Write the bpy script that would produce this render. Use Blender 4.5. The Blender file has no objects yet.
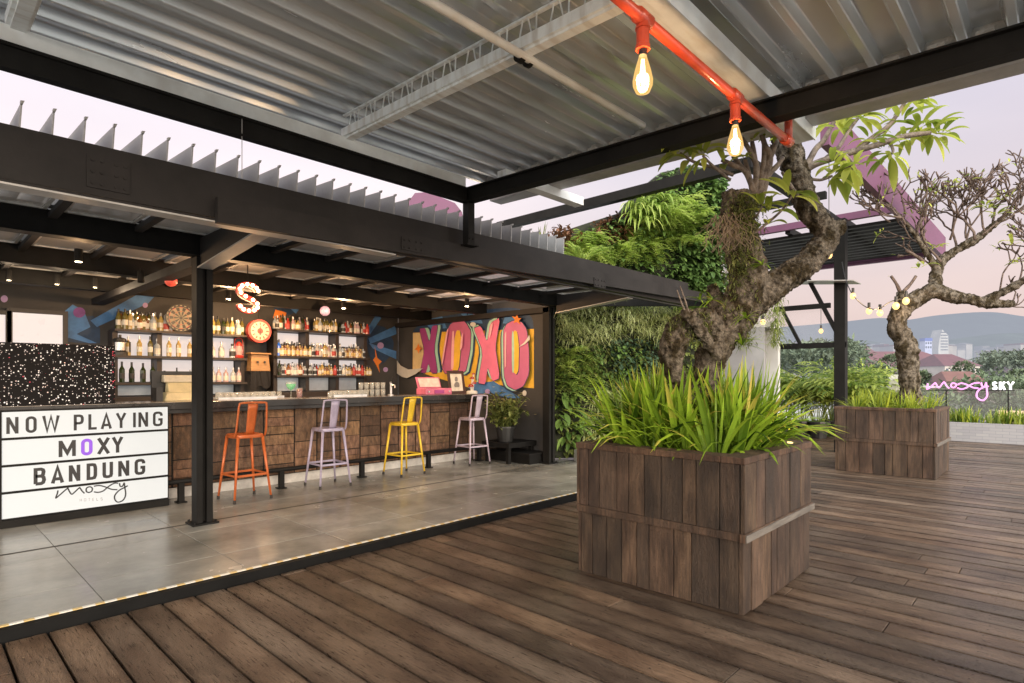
import bpy, math, random
from mathutils import Vector, Matrix, noise
random.seed(7)
S = bpy.context.scene
COL = S.collection
R_ = math.radians
# ------------------------------------------------------------------ camera frame
FPX, CX, HZ, H = 583.0, 512.0, 378.0, 1.5
A = math.atan2(556.0, 583.0)
FW = (math.cos(A), math.sin(A)); RT = (math.sin(A), -math.cos(A))
def P(x, y=None, d=None, X=None, Y=None, Z=None, W=None):
    """site survey helper: bearing x / elevation y to a metric point on a known plane"""
    u = (x-CX)/FPX
    fx, fy = FW[0]+u*RT[0], FW[1]+u*RT[1]
    if d is None:
        if X is not None: d = X/fx
        elif Y is not None: d = Y/fy
        elif W is not None:
            (ax, ay), (bx, by) = W
            ex, ey = bx-ax, by-ay
            d = (ax*ey-ay*ex)/(fx*ey-fy*ex)
        else: d = FPX*(H-Z)/(y-HZ)
    z = H+(HZ-y)/FPX*d if Z is None else Z
    return Vector((fx*d, fy*d, z))
# ------------------------------------------------------------------ materials
def mat(name, col, rough=.6, metal=0, var=.25, scale=6, bump=.0, bscale=40, stretch=(1,1,1), emit=0, ecol=None,
        tone=False, alpha=1, trans=0, col2=None, spec=.5, coat=0, streak=None, tonesat=None):
    m = bpy.data.materials.new(name); m.use_nodes = True
    nt = m.node_tree; N = nt.nodes; L = nt.links
    b = N['Principled BSDF']
    b.inputs['Roughness'].default_value = rough; b.inputs['Metallic'].default_value = metal
    b.inputs['Specular IOR Level'].default_value = spec
    tc = N.new('ShaderNodeTexCoord'); mp = N.new('ShaderNodeMapping'); mp.inputs['Scale'].default_value = stretch
    L.new(tc.outputs['Object'], mp.inputs['Vector'])
    nz = N.new('ShaderNodeTexNoise'); nz.inputs['Scale'].default_value = scale; nz.inputs['Detail'].default_value = 6
    nz.inputs['Roughness'].default_value = .65
    L.new(mp.outputs[0], nz.inputs['Vector'])
    rp = N.new('ShaderNodeValToRGB'); rp.color_ramp.elements[0].position = .3; rp.color_ramp.elements[1].position = .7
    c1 = [c*(1-var) for c in col]; c2 = list(col2) if col2 else [min(1, c*(1+var)) for c in col]
    rp.color_ramp.elements[0].color = (*c1, 1); rp.color_ramp.elements[1].color = (*c2, 1)
    L.new(nz.outputs['Fac'], rp.inputs['Fac'])
    out = rp.outputs['Color']
    if tone:
        at = N.new('ShaderNodeAttribute'); at.attribute_name = 'tone'
        mx = N.new('ShaderNodeMix'); mx.data_type = 'RGBA'; mx.blend_type = 'MULTIPLY'; mx.inputs['Factor'].default_value = 1
        L.new(out, mx.inputs['A']); L.new(at.outputs['Color'], mx.inputs['B']); out = mx.outputs['Result']
    if streak:
        n2 = N.new('ShaderNodeTexNoise'); n2.inputs['Scale'].default_value = streak[0]; n2.inputs['Detail'].default_value = 3
        mp2 = N.new('ShaderNodeMapping'); mp2.inputs['Scale'].default_value = streak[1]
        L.new(tc.outputs['Object'], mp2.inputs['Vector']); L.new(mp2.outputs[0], n2.inputs['Vector'])
        r2 = N.new('ShaderNodeValToRGB'); r2.color_ramp.elements[0].position = streak[2]; r2.color_ramp.elements[1].position = streak[3]
        r2.color_ramp.elements[0].color = (*streak[4], 1); r2.color_ramp.elements[1].color = (1, 1, 1, 1)
        L.new(n2.outputs['Fac'], r2.inputs['Fac'])
        mx = N.new('ShaderNodeMix'); mx.data_type = 'RGBA'; mx.blend_type = 'MULTIPLY'; mx.inputs['Factor'].default_value = 1
        L.new(out, mx.inputs['A']); L.new(r2.outputs['Color'], mx.inputs['B']); out = mx.outputs['Result']
    L.new(out, b.inputs['Base Color'])
    mr = N.new('ShaderNodeMapRange'); mr.inputs['To Min'].default_value = max(0, rough-.12); mr.inputs['To Max'].default_value = min(1, rough+.12)
    L.new(nz.outputs['Fac'], mr.inputs['Value']); L.new(mr.outputs[0], b.inputs['Roughness'])
    if bump:
        nb = N.new('ShaderNodeTexNoise'); nb.inputs['Scale'].default_value = bscale; nb.inputs['Detail'].default_value = 5
        L.new(mp.outputs[0], nb.inputs['Vector'])
        bp = N.new('ShaderNodeBump'); bp.inputs['Strength'].default_value = bump; bp.inputs['Distance'].default_value = .02
        L.new(nb.outputs['Fac'], bp.inputs['Height']); L.new(bp.outputs[0], b.inputs['Normal'])
    if emit:
        b.inputs['Emission Strength'].default_value = emit
        b.inputs['Emission Color'].default_value = (*(ecol or col), 1)
    if trans: b.inputs['Transmission Weight'].default_value = trans
    if alpha < 1: b.inputs['Alpha'].default_value = alpha
    if coat: b.inputs['Coat Weight'].default_value = coat
    return m
def leafmat(name, c1, c2, tr=.35, rough=.5, c3=None):
    m = bpy.data.materials.new(name); m.use_nodes = True
    nt = m.node_tree; N = nt.nodes; L = nt.links; b = N['Principled BSDF']; o = N['Material Output']
    at = N.new('ShaderNodeAttribute'); at.attribute_name = 'tone'
    sp = N.new('ShaderNodeSeparateColor'); L.new(at.outputs['Color'], sp.inputs[0])
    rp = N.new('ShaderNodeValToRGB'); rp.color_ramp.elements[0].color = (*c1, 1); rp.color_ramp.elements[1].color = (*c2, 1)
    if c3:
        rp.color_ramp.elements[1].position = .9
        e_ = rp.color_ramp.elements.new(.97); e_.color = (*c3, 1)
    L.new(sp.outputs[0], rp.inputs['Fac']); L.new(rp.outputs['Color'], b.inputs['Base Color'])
    b.inputs['Roughness'].default_value = rough; b.inputs['Specular IOR Level'].default_value = .4
    t = N.new('ShaderNodeBsdfTranslucent'); L.new(rp.outputs['Color'], t.inputs['Color'])
    ms = N.new('ShaderNodeMixShader'); ms.inputs[0].default_value = tr
    L.new(b.outputs[0], ms.inputs[1]); L.new(t.outputs[0], ms.inputs[2]); L.new(ms.outputs[0], o.inputs['Surface'])
    return m
# ------------------------------------------------------------------ mesh builder
class MB:
    def __init__(s): s.v = []; s.f = []; s.t = []; s.m = []; s.tone = 1.0; s.mi = 0
    def face(s, idx): s.f.append(tuple(idx)); s.t.append(s.tone); s.m.append(s.mi)
    def pts(s, ps):
        n = len(s.v); s.v.extend([tuple(p) for p in ps]); return n
    def box(s, x0, x1, y0, y1, z0, z1):
        n = s.pts([(x0,y0,z0),(x1,y0,z0),(x1,y1,z0),(x0,y1,z0),(x0,y0,z1),(x1,y0,z1),(x1,y1,z1),(x0,y1,z1)])
        for q in ((0,3,2,1),(4,5,6,7),(0,1,5,4),(1,2,6,5),(2,3,7,6),(3,0,4,7)): s.face([n+i for i in q])
        return s
    def hexa(s, ps):      # 8 points, bottom 4 then top 4
        n = s.pts(ps)
        for q in ((0,3,2,1),(4,5,6,7),(0,1,5,4),(1,2,6,5),(2,3,7,6),(3,0,4,7)): s.face([n+i for i in q])
        return s
    def bar(s, a, b, w, h, up=(0,0,1)):
        a = Vector(a); b = Vector(b); d = (b-a).normalized(); u = Vector(up)
        sd = d.cross(u)
        if sd.length < 1e-4: sd = d.cross(Vector((1,0,0)))
        sd.normalize(); u = sd.cross(d).normalized()
        q = []
        for p in (a, b):
            q.append([p-sd*w/2-u*h/2, p+sd*w/2-u*h/2, p+sd*w/2+u*h/2, p-sd*w/2+u*h/2])
        n = s.pts(q[0]+q[1])
        for f in ((0,1,2,3),(7,6,5,4),(0,4,5,1),(1,5,6,2),(2,6,7,3),(3,7,4,0)): s.face([n+i for i in f])
        return s
    def tube(s, ps, rs, n=8, cap=True, wob=0, seed=0):
        ps = [Vector(p) for p in ps]
        if not hasattr(rs, '__len__'): rs = [rs]*len(ps)
        T = []
        for i in range(len(ps)):
            a = ps[max(0, i-1)]; b = ps[min(len(ps)-1, i+1)]; T.append((b-a).normalized() if (b-a).length > 1e-9 else Vector((0,0,1)))
        u = T[0].orthogonal().normalized(); base = len(s.v)
        for i, p in enumerate(ps):
            t = T[i]; u = (u-t*u.dot(t)); u = u.normalized() if u.length > 1e-6 else t.orthogonal().normalized()
            w = t.cross(u)
            for k in range(n):
                a = 2*math.pi*k/n; dd = u*math.cos(a)+w*math.sin(a); r = rs[i]
                q = p+dd*r
                if wob:
                    q = p+dd*r*(1+wob*noise.noise(q*5+Vector((seed,0,0)))+wob*.7*noise.noise(q*14+Vector((seed,3,0)))+wob*.5*noise.noise(q*33))
                s.v.append(tuple(q))
        for i in range(len(ps)-1):
            for k in range(n):
                a = base+i*n+k; b = base+i*n+(k+1) % n; s.face((a, b, b+n, a+n))
        if cap:
            s.face([base+k for k in range(n)][::-1]); s.face([base+(len(ps)-1)*n+k for k in range(n)])
        return s
    def lathe(s, prof, c=(0,0,0), n=14, mats=None):
        c = Vector(c); base = len(s.v)
        for r, z in prof:
            for k in range(n):
                a = 2*math.pi*k/n; s.v.append((c.x+r*math.cos(a), c.y+r*math.sin(a), c.z+z))
        for i in range(len(prof)-1):
            if mats: s.mi = mats[i]
            for k in range(n):
                a = base+i*n+k; b = base+i*n+(k+1) % n; s.face((a, b, b+n, a+n))
        s.mi = 0
        return s
    def prism(s, poly, off):      # poly of 3d points, extruded by vector off
        off = Vector(off); k = len(poly); n = s.pts(poly); m = s.pts([Vector(p)+off for p in poly])
        s.face([n+i for i in range(k)]); s.face([m+i for i in range(k)][::-1])
        for i in range(k): s.face((n+i, m+i, m+(i+1) % k, n+(i+1) % k))
        return s
    def sphere(s, c, r, n=10, m=7, sz=1):
        return s.lathe([(max(1e-4, r*math.sin(math.pi*i/m)), -r*sz*math.cos(math.pi*i/m)) for i in range(m+1)], c, n)
    def disc(s, c, r, nrm, th=.01, n=24, rx=None):
        c = Vector(c); nrm = Vector(nrm).normalized(); u = nrm.orthogonal().normalized(); w = nrm.cross(u)
        return s.prism([c+u*r*math.cos(2*math.pi*i/n)+w*r*math.sin(2*math.pi*i/n) for i in range(n)], nrm*th)
    def leaf(s, base, d, length, width, droop=.4, up=(0,0,1), fold=.15, seg=4, shape='oval', side=None, grad=0):
        d = Vector(d).normalized(); up = Vector(up)
        sd = Vector(side) if side is not None else d.cross(up)
        if sd.length < 1e-3: sd = d.orthogonal()
        sd.normalize(); p = Vector(base); st = length/seg; rows = []
        for i in range(seg+1):
            t = i/seg
            if shape == 'oval': w = width*(math.sin(math.pi*min(1, t**.8))**.75 if 0 < t < 1 else .04)
            elif shape == 'strap': w = width*min(1, .55+t)*(1-t**3)+width*.03
            else: w = width*(1-t)+width*.03
            nn = sd.cross(d).normalized()
            rows.append((p-sd*w/2+nn*w*fold, p.copy(), p+sd*w/2+nn*w*fold))
            p = p+d*st; d = (d+Vector((0,0,-1))*droop/seg*(.5+1.2*t)*1.5).normalized()
        n = len(s.v)
        for r in rows: s.v.extend([tuple(q) for q in r])
        t0 = s.tone
        for i in range(seg):
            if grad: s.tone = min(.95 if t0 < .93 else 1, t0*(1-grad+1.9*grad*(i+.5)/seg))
            a = n+3*i; s.face((a, a+1, a+4, a+3)); s.face((a+1, a+2, a+5, a+4))
        s.tone = t0
        return s
    def build(s, name, m, parent=None, smooth=False, local=False, bevel=0):
        me = bpy.data.meshes.new(name); me.from_pydata(s.v, [], s.f); 
        ms = m if isinstance(m, (list, tuple)) else [m]
        for k in ms: me.materials.append(k)
        if len(ms) > 1: me.polygons.foreach_set('material_index', s.m)
        if s.t:
            at = me.attributes.new('tone', 'FLOAT_COLOR', 'FACE')
            buf = []
            for t in s.t:
                if isinstance(t, tuple): buf.extend((*t, 1))
                else: buf.extend((t, t, t, 1))
            at.data.foreach_set('color', buf)
        if smooth: me.polygons.foreach_set('use_smooth', [True]*len(me.polygons))
        me.update()
        o = bpy.data.objects.new(name, me); COL.objects.link(o)
        if parent is not None:
            o.parent = parent
            if not local:
                off = Vector((0,0,0)); q = parent
                while q is not None: off += q.location; q = q.parent
                o.location = -off
        if bevel:
            bm = o.modifiers.new('b', 'BEVEL'); bm.width = bevel; bm.segments = 2; bm.limit_method = 'ANGLE'; bm.angle_limit = .6
            bm.harden_normals = False
        return o
def tag(o, label, cat, group=None):
    o['label'] = label; o['category'] = cat
    if group: o['group'] = group
    return o
def thing(name, label, cat, loc=(0,0,0), group=None):
    o = bpy.data.objects.new(name, None); COL.objects.link(o); o.location = loc; o.empty_display_size = .2
    return tag(o, label, cat, group)
def struct(o): o['kind'] = 'structure'; return o
def dup(o, parent=None):
    c = o.copy(); COL.objects.link(c)
    if parent is not None: c.parent = parent
    for ch in list(o.children): dup(ch, c)
    return c
def setmat(o, m):
    for sl in o.material_slots: sl.link = 'OBJECT'; sl.material = m
def cat_curve(ps, n=6):
    ps = [Vector(p) for p in ps]; out = []
    for i in range(len(ps)-1):
        p0 = ps[max(0, i-1)]; p1 = ps[i]; p2 = ps[i+1]; p3 = ps[min(len(ps)-1, i+2)]
        for k in range(n):
            t = k/n
            out.append(.5*((2*p1)+(p2-p0)*t+(2*p0-5*p1+4*p2-p3)*t*t+(3*p1-p0-3*p2+p3)*t**3))
    out.append(ps[-1]); return out
def lerp_list(rs, n=6):
    out = []
    for i in range(len(rs)-1):
        for k in range(n): out.append(rs[i]+(rs[i+1]-rs[i])*k/n)
    out.append(rs[-1]); return out
def plight(name, loc, power, col, r=.03, parent=None):
    l = bpy.data.lights.new(name, 'POINT'); l.energy = power; l.color = col; l.shadow_soft_size = r
    o = bpy.data.objects.new(name, l); COL.objects.link(o); o.location = loc
    if parent is not None:
        o.parent = parent; off = Vector((0,0,0)); q = parent
        while q is not None: off += q.location; q = q.parent
        o.location = Vector(loc)-off
    return o
ORD = ['first','second','third','fourth','fifth','sixth','seventh','eighth','ninth','tenth','eleventh','twelfth','thirteenth','fourteenth']
# ------------------------------------------------------------------ palette
steel = mat('dark_steel', (.010,.0095,.009), .6, .0, .4, 3, .05, 60, spec=.15)
steel_brown = mat('brown_steel', (.018,.016,.0155), .6, .0, .4, 2.2, .05, 60, spec=.25)
white_steel = mat('white_steel', (.84,.88,.90), .45, .0, .12, 3, streak=(3,(1,6,1),.3,.55,(.78,.74,.7)))
grey_steel = mat('grey_steel', (.4,.39,.38), .45, .2, .2, 5)
alu = mat('aluminium', (.6,.6,.6), .35, .6, .1, 8)
M = {}
# ================================================================== WORLD, CAMERA
w = bpy.data.worlds.new("World"); S.world = w; w.use_nodes = True
nt = w.node_tree; N = nt.nodes; L = nt.links; bg = N['Background']; wo = N['World Output']
SUN_EL, SUN_AZ = R_(9), R_(204)
sky = N.new('ShaderNodeTexSky'); sky.sky_type = 'NISHITA'; sky.sun_disc = False
sky.sun_elevation = SUN_EL; sky.sun_rotation = SUN_AZ; sky.air_density = 1.5; sky.dust_density = 3
bg.inputs['Strength'].default_value = .05; L.new(sky.outputs[0], bg.inputs['Color'])
tc = N.new('ShaderNodeTexCoord'); sx = N.new('ShaderNodeSeparateXYZ'); L.new(tc.outputs['Generated'], sx.inputs[0])
rp = N.new('ShaderNodeValToRGB'); cr = rp.color_ramp
cr.elements[0].position = 0; cr.elements[0].color = (.52,.46,.48,1)
cr.elements[1].position = 1; cr.elements[1].color = (.66,.66,.78,1)
for p, c in ((.05,(.66,.52,.55)),(.14,(.76,.60,.62)),(.28,(.76,.66,.72)),(.5,(.66,.64,.78))):
    e = cr.elements.new(p); e.color = (*c, 1)
cz = N.new('ShaderNodeTexNoise'); cz.inputs['Scale'].default_value = 1.6; cz.inputs['Detail'].default_value = 5
mpw = N.new('ShaderNodeMapping'); mpw.inputs['Scale'].default_value = (1,1,3.5); L.new(tc.outputs['Generated'], mpw.inputs[0]); L.new(mpw.outputs[0], cz.inputs['Vector'])
L.new(sx.outputs['Z'], rp.inputs['Fac'])
cl = N.new('ShaderNodeValToRGB'); cl.color_ramp.elements[0].color = (.92,.91,.94,1); cl.color_ramp.elements[1].color = (1.09,1.07,1.05,1)
cl.color_ramp.elements[0].position = .35; cl.color_ramp.elements[1].position = .7
L.new(cz.outputs['Fac'], cl.inputs['Fac'])
mxw = N.new('ShaderNodeMix'); mxw.data_type = 'RGBA'; mxw.blend_type = 'MULTIPLY'; mxw.inputs['Factor'].default_value = 1
L.new(rp.outputs['Color'], mxw.inputs['A']); L.new(cl.outputs['Color'], mxw.inputs['B'])
# brighter, whiter sky towards the open left (azimuth of +Y)
nrm = N.new('ShaderNodeVectorMath'); nrm.operation = 'DOT_PRODUCT'; nrm.inputs[1].default_value = (-.35,.9,.25); L.new(tc.outputs['Generated'], nrm.inputs[0])
r3 = N.new('ShaderNodeValToRGB'); r3.color_ramp.elements[0].position = .15; r3.color_ramp.elements[1].position = .75
r3.color_ramp.elements[0].color = (1,1,1,1); r3.color_ramp.elements[1].color = (1.25,1.22,1.16,1); L.new(nrm.outputs['Value'], r3.inputs['Fac'])
mx2 = N.new('ShaderNodeMix'); mx2.data_type = 'RGBA'; mx2.blend_type = 'MULTIPLY'; mx2.inputs['Factor'].default_value = 1
L.new(mxw.outputs['Result'], mx2.inputs['A']); L.new(r3.outputs['Color'], mx2.inputs['B'])
# sky behind the camera raised out of view to add light under the roofs
n3 = N.new('ShaderNodeVectorMath'); n3.operation = 'DOT_PRODUCT'; n3.inputs[1].default_value = (-FW[0]*.97+RT[0]*.2, -FW[1]*.97+RT[1]*.2, .1); L.new(tc.outputs['Generated'], n3.inputs[0])
r4 = N.new('ShaderNodeValToRGB'); r4.color_ramp.interpolation = 'EASE'; r4.color_ramp.elements[0].position = 0; r4.color_ramp.elements[1].position = .85
r4.color_ramp.elements[0].color = (.131,.131,.131,1); r4.color_ramp.elements[1].color = (.93,1.0,.80,1); L.new(n3.outputs['Value'], r4.inputs['Fac'])
mx4 = N.new('ShaderNodeMix'); mx4.data_type = 'RGBA'; mx4.blend_type = 'MULTIPLY'; mx4.inputs['Factor'].default_value = 1
L.new(mx2.outputs['Result'], mx4.inputs['A']); L.new(r4.outputs['Color'], mx4.inputs['B'])
bg2 = N.new('ShaderNodeBackground'); bg2.inputs['Strength'].default_value = 7.5; L.new(mx4.outputs['Result'], bg2.inputs['Color'])
ad = N.new('ShaderNodeAddShader'); L.new(bg.outputs[0], ad.inputs[0]); L.new(bg2.outputs[0], ad.inputs[1]); L.new(ad.outputs[0], wo.inputs['Surface'])
S.view_settings.view_transform = 'Standard'; S.view_settings.look = 'None'; S.view_settings.exposure = 0
cam = bpy.data.cameras.new('camera'); co = bpy.data.objects.new('camera', cam); COL.objects.link(co); S.camera = co
cam.sensor_width = 36; cam.lens = FPX/1024*36; cam.shift_y = (HZ-341.5)/1024; cam.clip_start = .05; cam.clip_end = 9000
co.location = (0,0,H); co.rotation_euler = (R_(90), 0, A-R_(90))
sl = bpy.data.lights.new('sun', 'SUN'); sl.energy = 2.3; sl.angle = R_(35); sl.color = (1,.86,.72)
so = bpy.data.objects.new('sun', sl); COL.objects.link(so)
sd = Vector((math.sin(SUN_AZ)*math.cos(SUN_EL), math.cos(SUN_AZ)*math.cos(SUN_EL), math.sin(SUN_EL)))
so.rotation_euler = sd.to_track_quat('Z', 'Y').to_euler(); so.location = (4,-6,8)
S.cycles.use_denoising = True; S.cycles.max_bounces = 7; S.cycles.transparent_max_bounces = 12
S.cycles.caustics_reflective = False; S.cycles.caustics_refractive = False; S.cycles.sample_clamp_indirect = 6
# ================================================================== GROUND / DECK / PLATFORM
gm = mat('city_ground', (.46,.47,.45), .95, 0, .4, .02)
g = MB(); g.box(-5000,5000,-5000,5000,-31,-30); struct(g.build('ground', gm))
bd = mat('roof_slab', (.1,.1,.1), .8); 
g = MB(); g.box(-2.6,17.9,-3.2,13,-.6,-.06); struct(g.build('roof_slab', bd))
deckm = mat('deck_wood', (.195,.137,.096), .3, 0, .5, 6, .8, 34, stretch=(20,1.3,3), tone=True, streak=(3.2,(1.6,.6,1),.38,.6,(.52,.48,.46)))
def weather(m_, sc, dark=(.45,.4,.36)):
    pass
_n = deckm.node_tree; _b = _n.nodes['Principled BSDF']; _tc = _n.nodes['Texture Coordinate']
_mp = _n.nodes.new('ShaderNodeMapping'); _mp.inputs['Rotation'].default_value = (0,0,.6); _mp.inputs['Scale'].default_value = (1,.35,1)
_wv = _n.nodes.new('ShaderNodeTexWave'); _wv.inputs['Scale'].default_value = 26; _wv.inputs['Distortion'].default_value = 9; _wv.inputs['Detail'].default_value = 4; _wv.inputs['Detail Scale'].default_value = 2.5
_n.links.new(_tc.outputs['Object'], _mp.inputs[0]); _n.links.new(_mp.outputs[0], _wv.inputs['Vector'])
_bp = _n.nodes.new('ShaderNodeBump'); _bp.inputs['Strength'].default_value = .5; _bp.inputs['Distance'].default_value = .004
_n.links.new(_wv.outputs['Fac'], _bp.inputs['Height']); _ob = [l for l in _n.links if l.to_socket == _b.inputs['Normal']][0].from_socket
_n.links.new(_ob, _bp.inputs['Normal']); _n.links.new(_bp.outputs[0], _b.inputs['Normal'])
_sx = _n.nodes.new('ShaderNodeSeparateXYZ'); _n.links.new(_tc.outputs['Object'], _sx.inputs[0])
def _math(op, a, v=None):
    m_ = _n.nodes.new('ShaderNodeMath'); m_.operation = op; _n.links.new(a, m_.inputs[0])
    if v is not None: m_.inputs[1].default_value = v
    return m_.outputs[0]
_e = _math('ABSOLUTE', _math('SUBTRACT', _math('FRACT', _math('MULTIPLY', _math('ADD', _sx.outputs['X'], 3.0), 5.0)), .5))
_er = _n.nodes.new('ShaderNodeValToRGB'); _er.color_ramp.elements[0].position = .30; _er.color_ramp.elements[0].color = (1,1,1,1); _er.color_ramp.elements[1].position = .465; _er.color_ramp.elements[1].color = (.5,.48,.46,1)  # board edges darkened in the colour so the gaps read dark
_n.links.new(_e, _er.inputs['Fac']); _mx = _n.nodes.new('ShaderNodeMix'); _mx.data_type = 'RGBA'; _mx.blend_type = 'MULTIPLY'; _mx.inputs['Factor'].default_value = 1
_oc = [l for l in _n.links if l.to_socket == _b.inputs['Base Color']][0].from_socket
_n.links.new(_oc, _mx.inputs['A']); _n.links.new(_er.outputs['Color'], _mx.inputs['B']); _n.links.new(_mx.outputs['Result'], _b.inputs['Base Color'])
g = MB(); bw = .2
i = 0; x = -2.4
while x < 17.5:
    y = -4.4 if x > 8 else -3.0; ytop = 4.36 if x < 8.05 else 9.0
    y += random.uniform(0, 1.5)
    while y < ytop-.02:
        ln = random.choice([2.4,3.0,3.6,4.2]); y2 = min(ytop, y+ln)
        b = random.uniform(.58,1.28); wr = random.uniform(-.04,.10)
        if random.random() < .12: b *= 1.3
        g.tone = (b*(1+wr), b, b*(1-wr))
        z1 = random.uniform(-.004,.003)
        g.box(x+.0075, x+bw-.0075, y+.0025, y2-.0025, -.04, z1)
        y = y2
    x += bw
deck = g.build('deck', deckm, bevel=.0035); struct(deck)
g = MB(); xx = -.1
while xx < 9:
    yy = .35
    while yy < 4.3:
        for dx_ in (.035,.165):
            cx_, cy_ = xx+dx_+random.uniform(-.004,.004), yy+random.uniform(-.01,.01); k0 = g.pts([(cx_+.0055*math.cos(a*math.pi/3), cy_+.0055*math.sin(a*math.pi/3), .0042) for a in range(6)]); g.face([k0+i for i in range(6)])
        yy += .6
    xx += bw
struct(g.build('deck_screws', mat('screw_rust', (.03,.02,.015), .6)))
g = MB(); g.box(-2.5,17.6,-3.1,9.1,-.059,-.052); struct(g.build('deck_gap_shade', mat('deck_shadow', (.01,.009,.008), .9)))  # near-black sheet below the boards standing in for shade in the gaps
# tiled bar platform
tile = mat('platform_tile', (.34,.33,.295), .24, 0, .32, 1.6, .06, 30, tone=True, streak=(.9,(1,1,1),.3,.65,(.55,.53,.5)))
g = MB(); xs = [-3.6+.9*i for i in range(14)]; ys = [4.47,4.97,5.87,6.77,7.67,8.57,9.47,10.37,11.0]
for i in range(13):
    for j in range(8):
        t = random.uniform(.82,1.1); g.tone = t
        x0, x1 = xs[i], min(xs[i+1], 8.1)
        if x1 <= x0: continue
        g.box(x0+.0025, x1-.0025, ys[j]+.003, ys[j+1]-.003, .03, .07)
struct(g.build('platform_tiles', tile, bevel=.0015))
g = MB(); g.box(-3.6,8.1,4.45,11,-.03,.066); struct(g.build('platform', mat('grout', (.05,.045,.04), .9)))
edge_m = mat('edge_steel', (.008,.008,.008), .7, spec=.1)
g = MB(); g.box(-3.6,8.1,4.385,4.449,-.05,.064); struct(g.build('platform_edge', edge_m))
nos = mat('nosing_stripe', (.6,.58,.5), .35)
_nt = nos.node_tree; wv = _nt.nodes.new('ShaderNodeTexWave'); wv.inputs['Scale'].default_value = 2.7; wv.bands_direction = 'X'
_tc = _nt.nodes.new('ShaderNodeTexCoord'); _r = _nt.nodes.new('ShaderNodeValToRGB'); _r.color_ramp.interpolation = 'CONSTANT'
_r.color_ramp.elements[0].color = (.62,.60,.54,1); _r.color_ramp.elements[1].color = (.52,.38,.16,1); _r.color_ramp.elements[1].position = .6
_nt.links.new(_tc.outputs['Object'], wv.inputs['Vector']); _nt.links.new(wv.outputs['Fac'], _r.inputs['Fac']); _nt.links.new(_r.outputs['Color'], _nt.nodes['Principled BSDF'].inputs['Base Color'])
g = MB(); g.box(-3.6,8.1,4.432,4.462,.066,.0735); struct(g.build('platform_nosing', nos, bevel=.002))
g = MB(); g.box(-3.6,8.1,6.21,6.235,.071,.073); struct(g.build('floor_seam', mat('seam', (.02,.018,.016), .7)))
# ================================================================== TERRACE ROOF (over the deck)
roofm = mat('roof_sheet', (.74,.78,.81), .24, .58, .05, 1.5, .0, 20, stretch=(.4,2,1), streak=(1.2,(.3,2,1),.3,.7,(.86,.86,.86)))
root = thing('terrace_roof', 'corrugated metal roof over the timber deck with pale purlins and black edge beams', 'roof', (4,4.4,0))
PT = .027
def zr(y, z0=3.76): return z0+PT*(y-4.5)
g = MB(); pitch = .2465; y = 4.95
prof = []
while y > -1.6:
    # one trapezoid: valley (low) wide, crest narrow
    for dy, dz in ((0,.004),(.006,0),(.046,0),(.052,.004),(.072,.064),(.080,.070),(.216,.070),(.226,.064)):
        prof.append((y-dy, dz))
    y -= pitch
n = len(prof); xs = [-1.6+i*.5 for i in range(13)]; xs.append(4.76)
for xx in xs:
    for (yy, dz) in prof: g.v.append((xx, yy, zr(yy)+dz))
for i in range(len(xs)-1):
    for k in range(n-1):
        a = i*n+k; g.face((a, a+1, a+1+n, a+n))
sheet = g.build('roof_sheet', roofm, root); md = sheet.modifiers.new('s', 'SOLIDIFY'); md.thickness = .003
g = MB(); g.box(-1.8,4.085,4.45,4.52,3.30,3.44)
g.box(-1.8,4.085,4.43,4.449,3.425,3.445); g.box(-1.8,4.085,4.43,4.449,3.295,3.312)
g.build('edge_beam', steel, root)
g = MB(); g.box(-1.8,4.0,4.47,4.51,3.4455,3.562); g.build('edge_plate', white_steel, root)
def tilt(b, x0, x1, y0, y1, z0, z1, base=4.5):
    f = lambda y, z: z+PT*(y-base)
    return b.hexa([(x0,y0,f(y0,z0)),(x1,y0,f(y0,z0)),(x1,y1,f(y1,z0)),(x0,y1,f(y1,z0)),(x0,y0,f(y0,z1)),(x1,y0,f(y0,z1)),(x1,y1,f(y1,z1)),(x0,y1,f(y1,z1))])
g = MB(); tilt(g,4.0,4.085,-1.8,4.448,3.302,3.435); tilt(g,3.96,3.999,-1.8,4.43,3.425,3.438); tilt(g,3.97,3.999,-1.8,4.43,3.302,3.314); g.build('end_beam', steel, root)
g = MB(); tilt(g,4.76,4.95,-1.8,4.9,3.56,3.72); g.build('gutter', white_steel if False else grey_steel, root)
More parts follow.
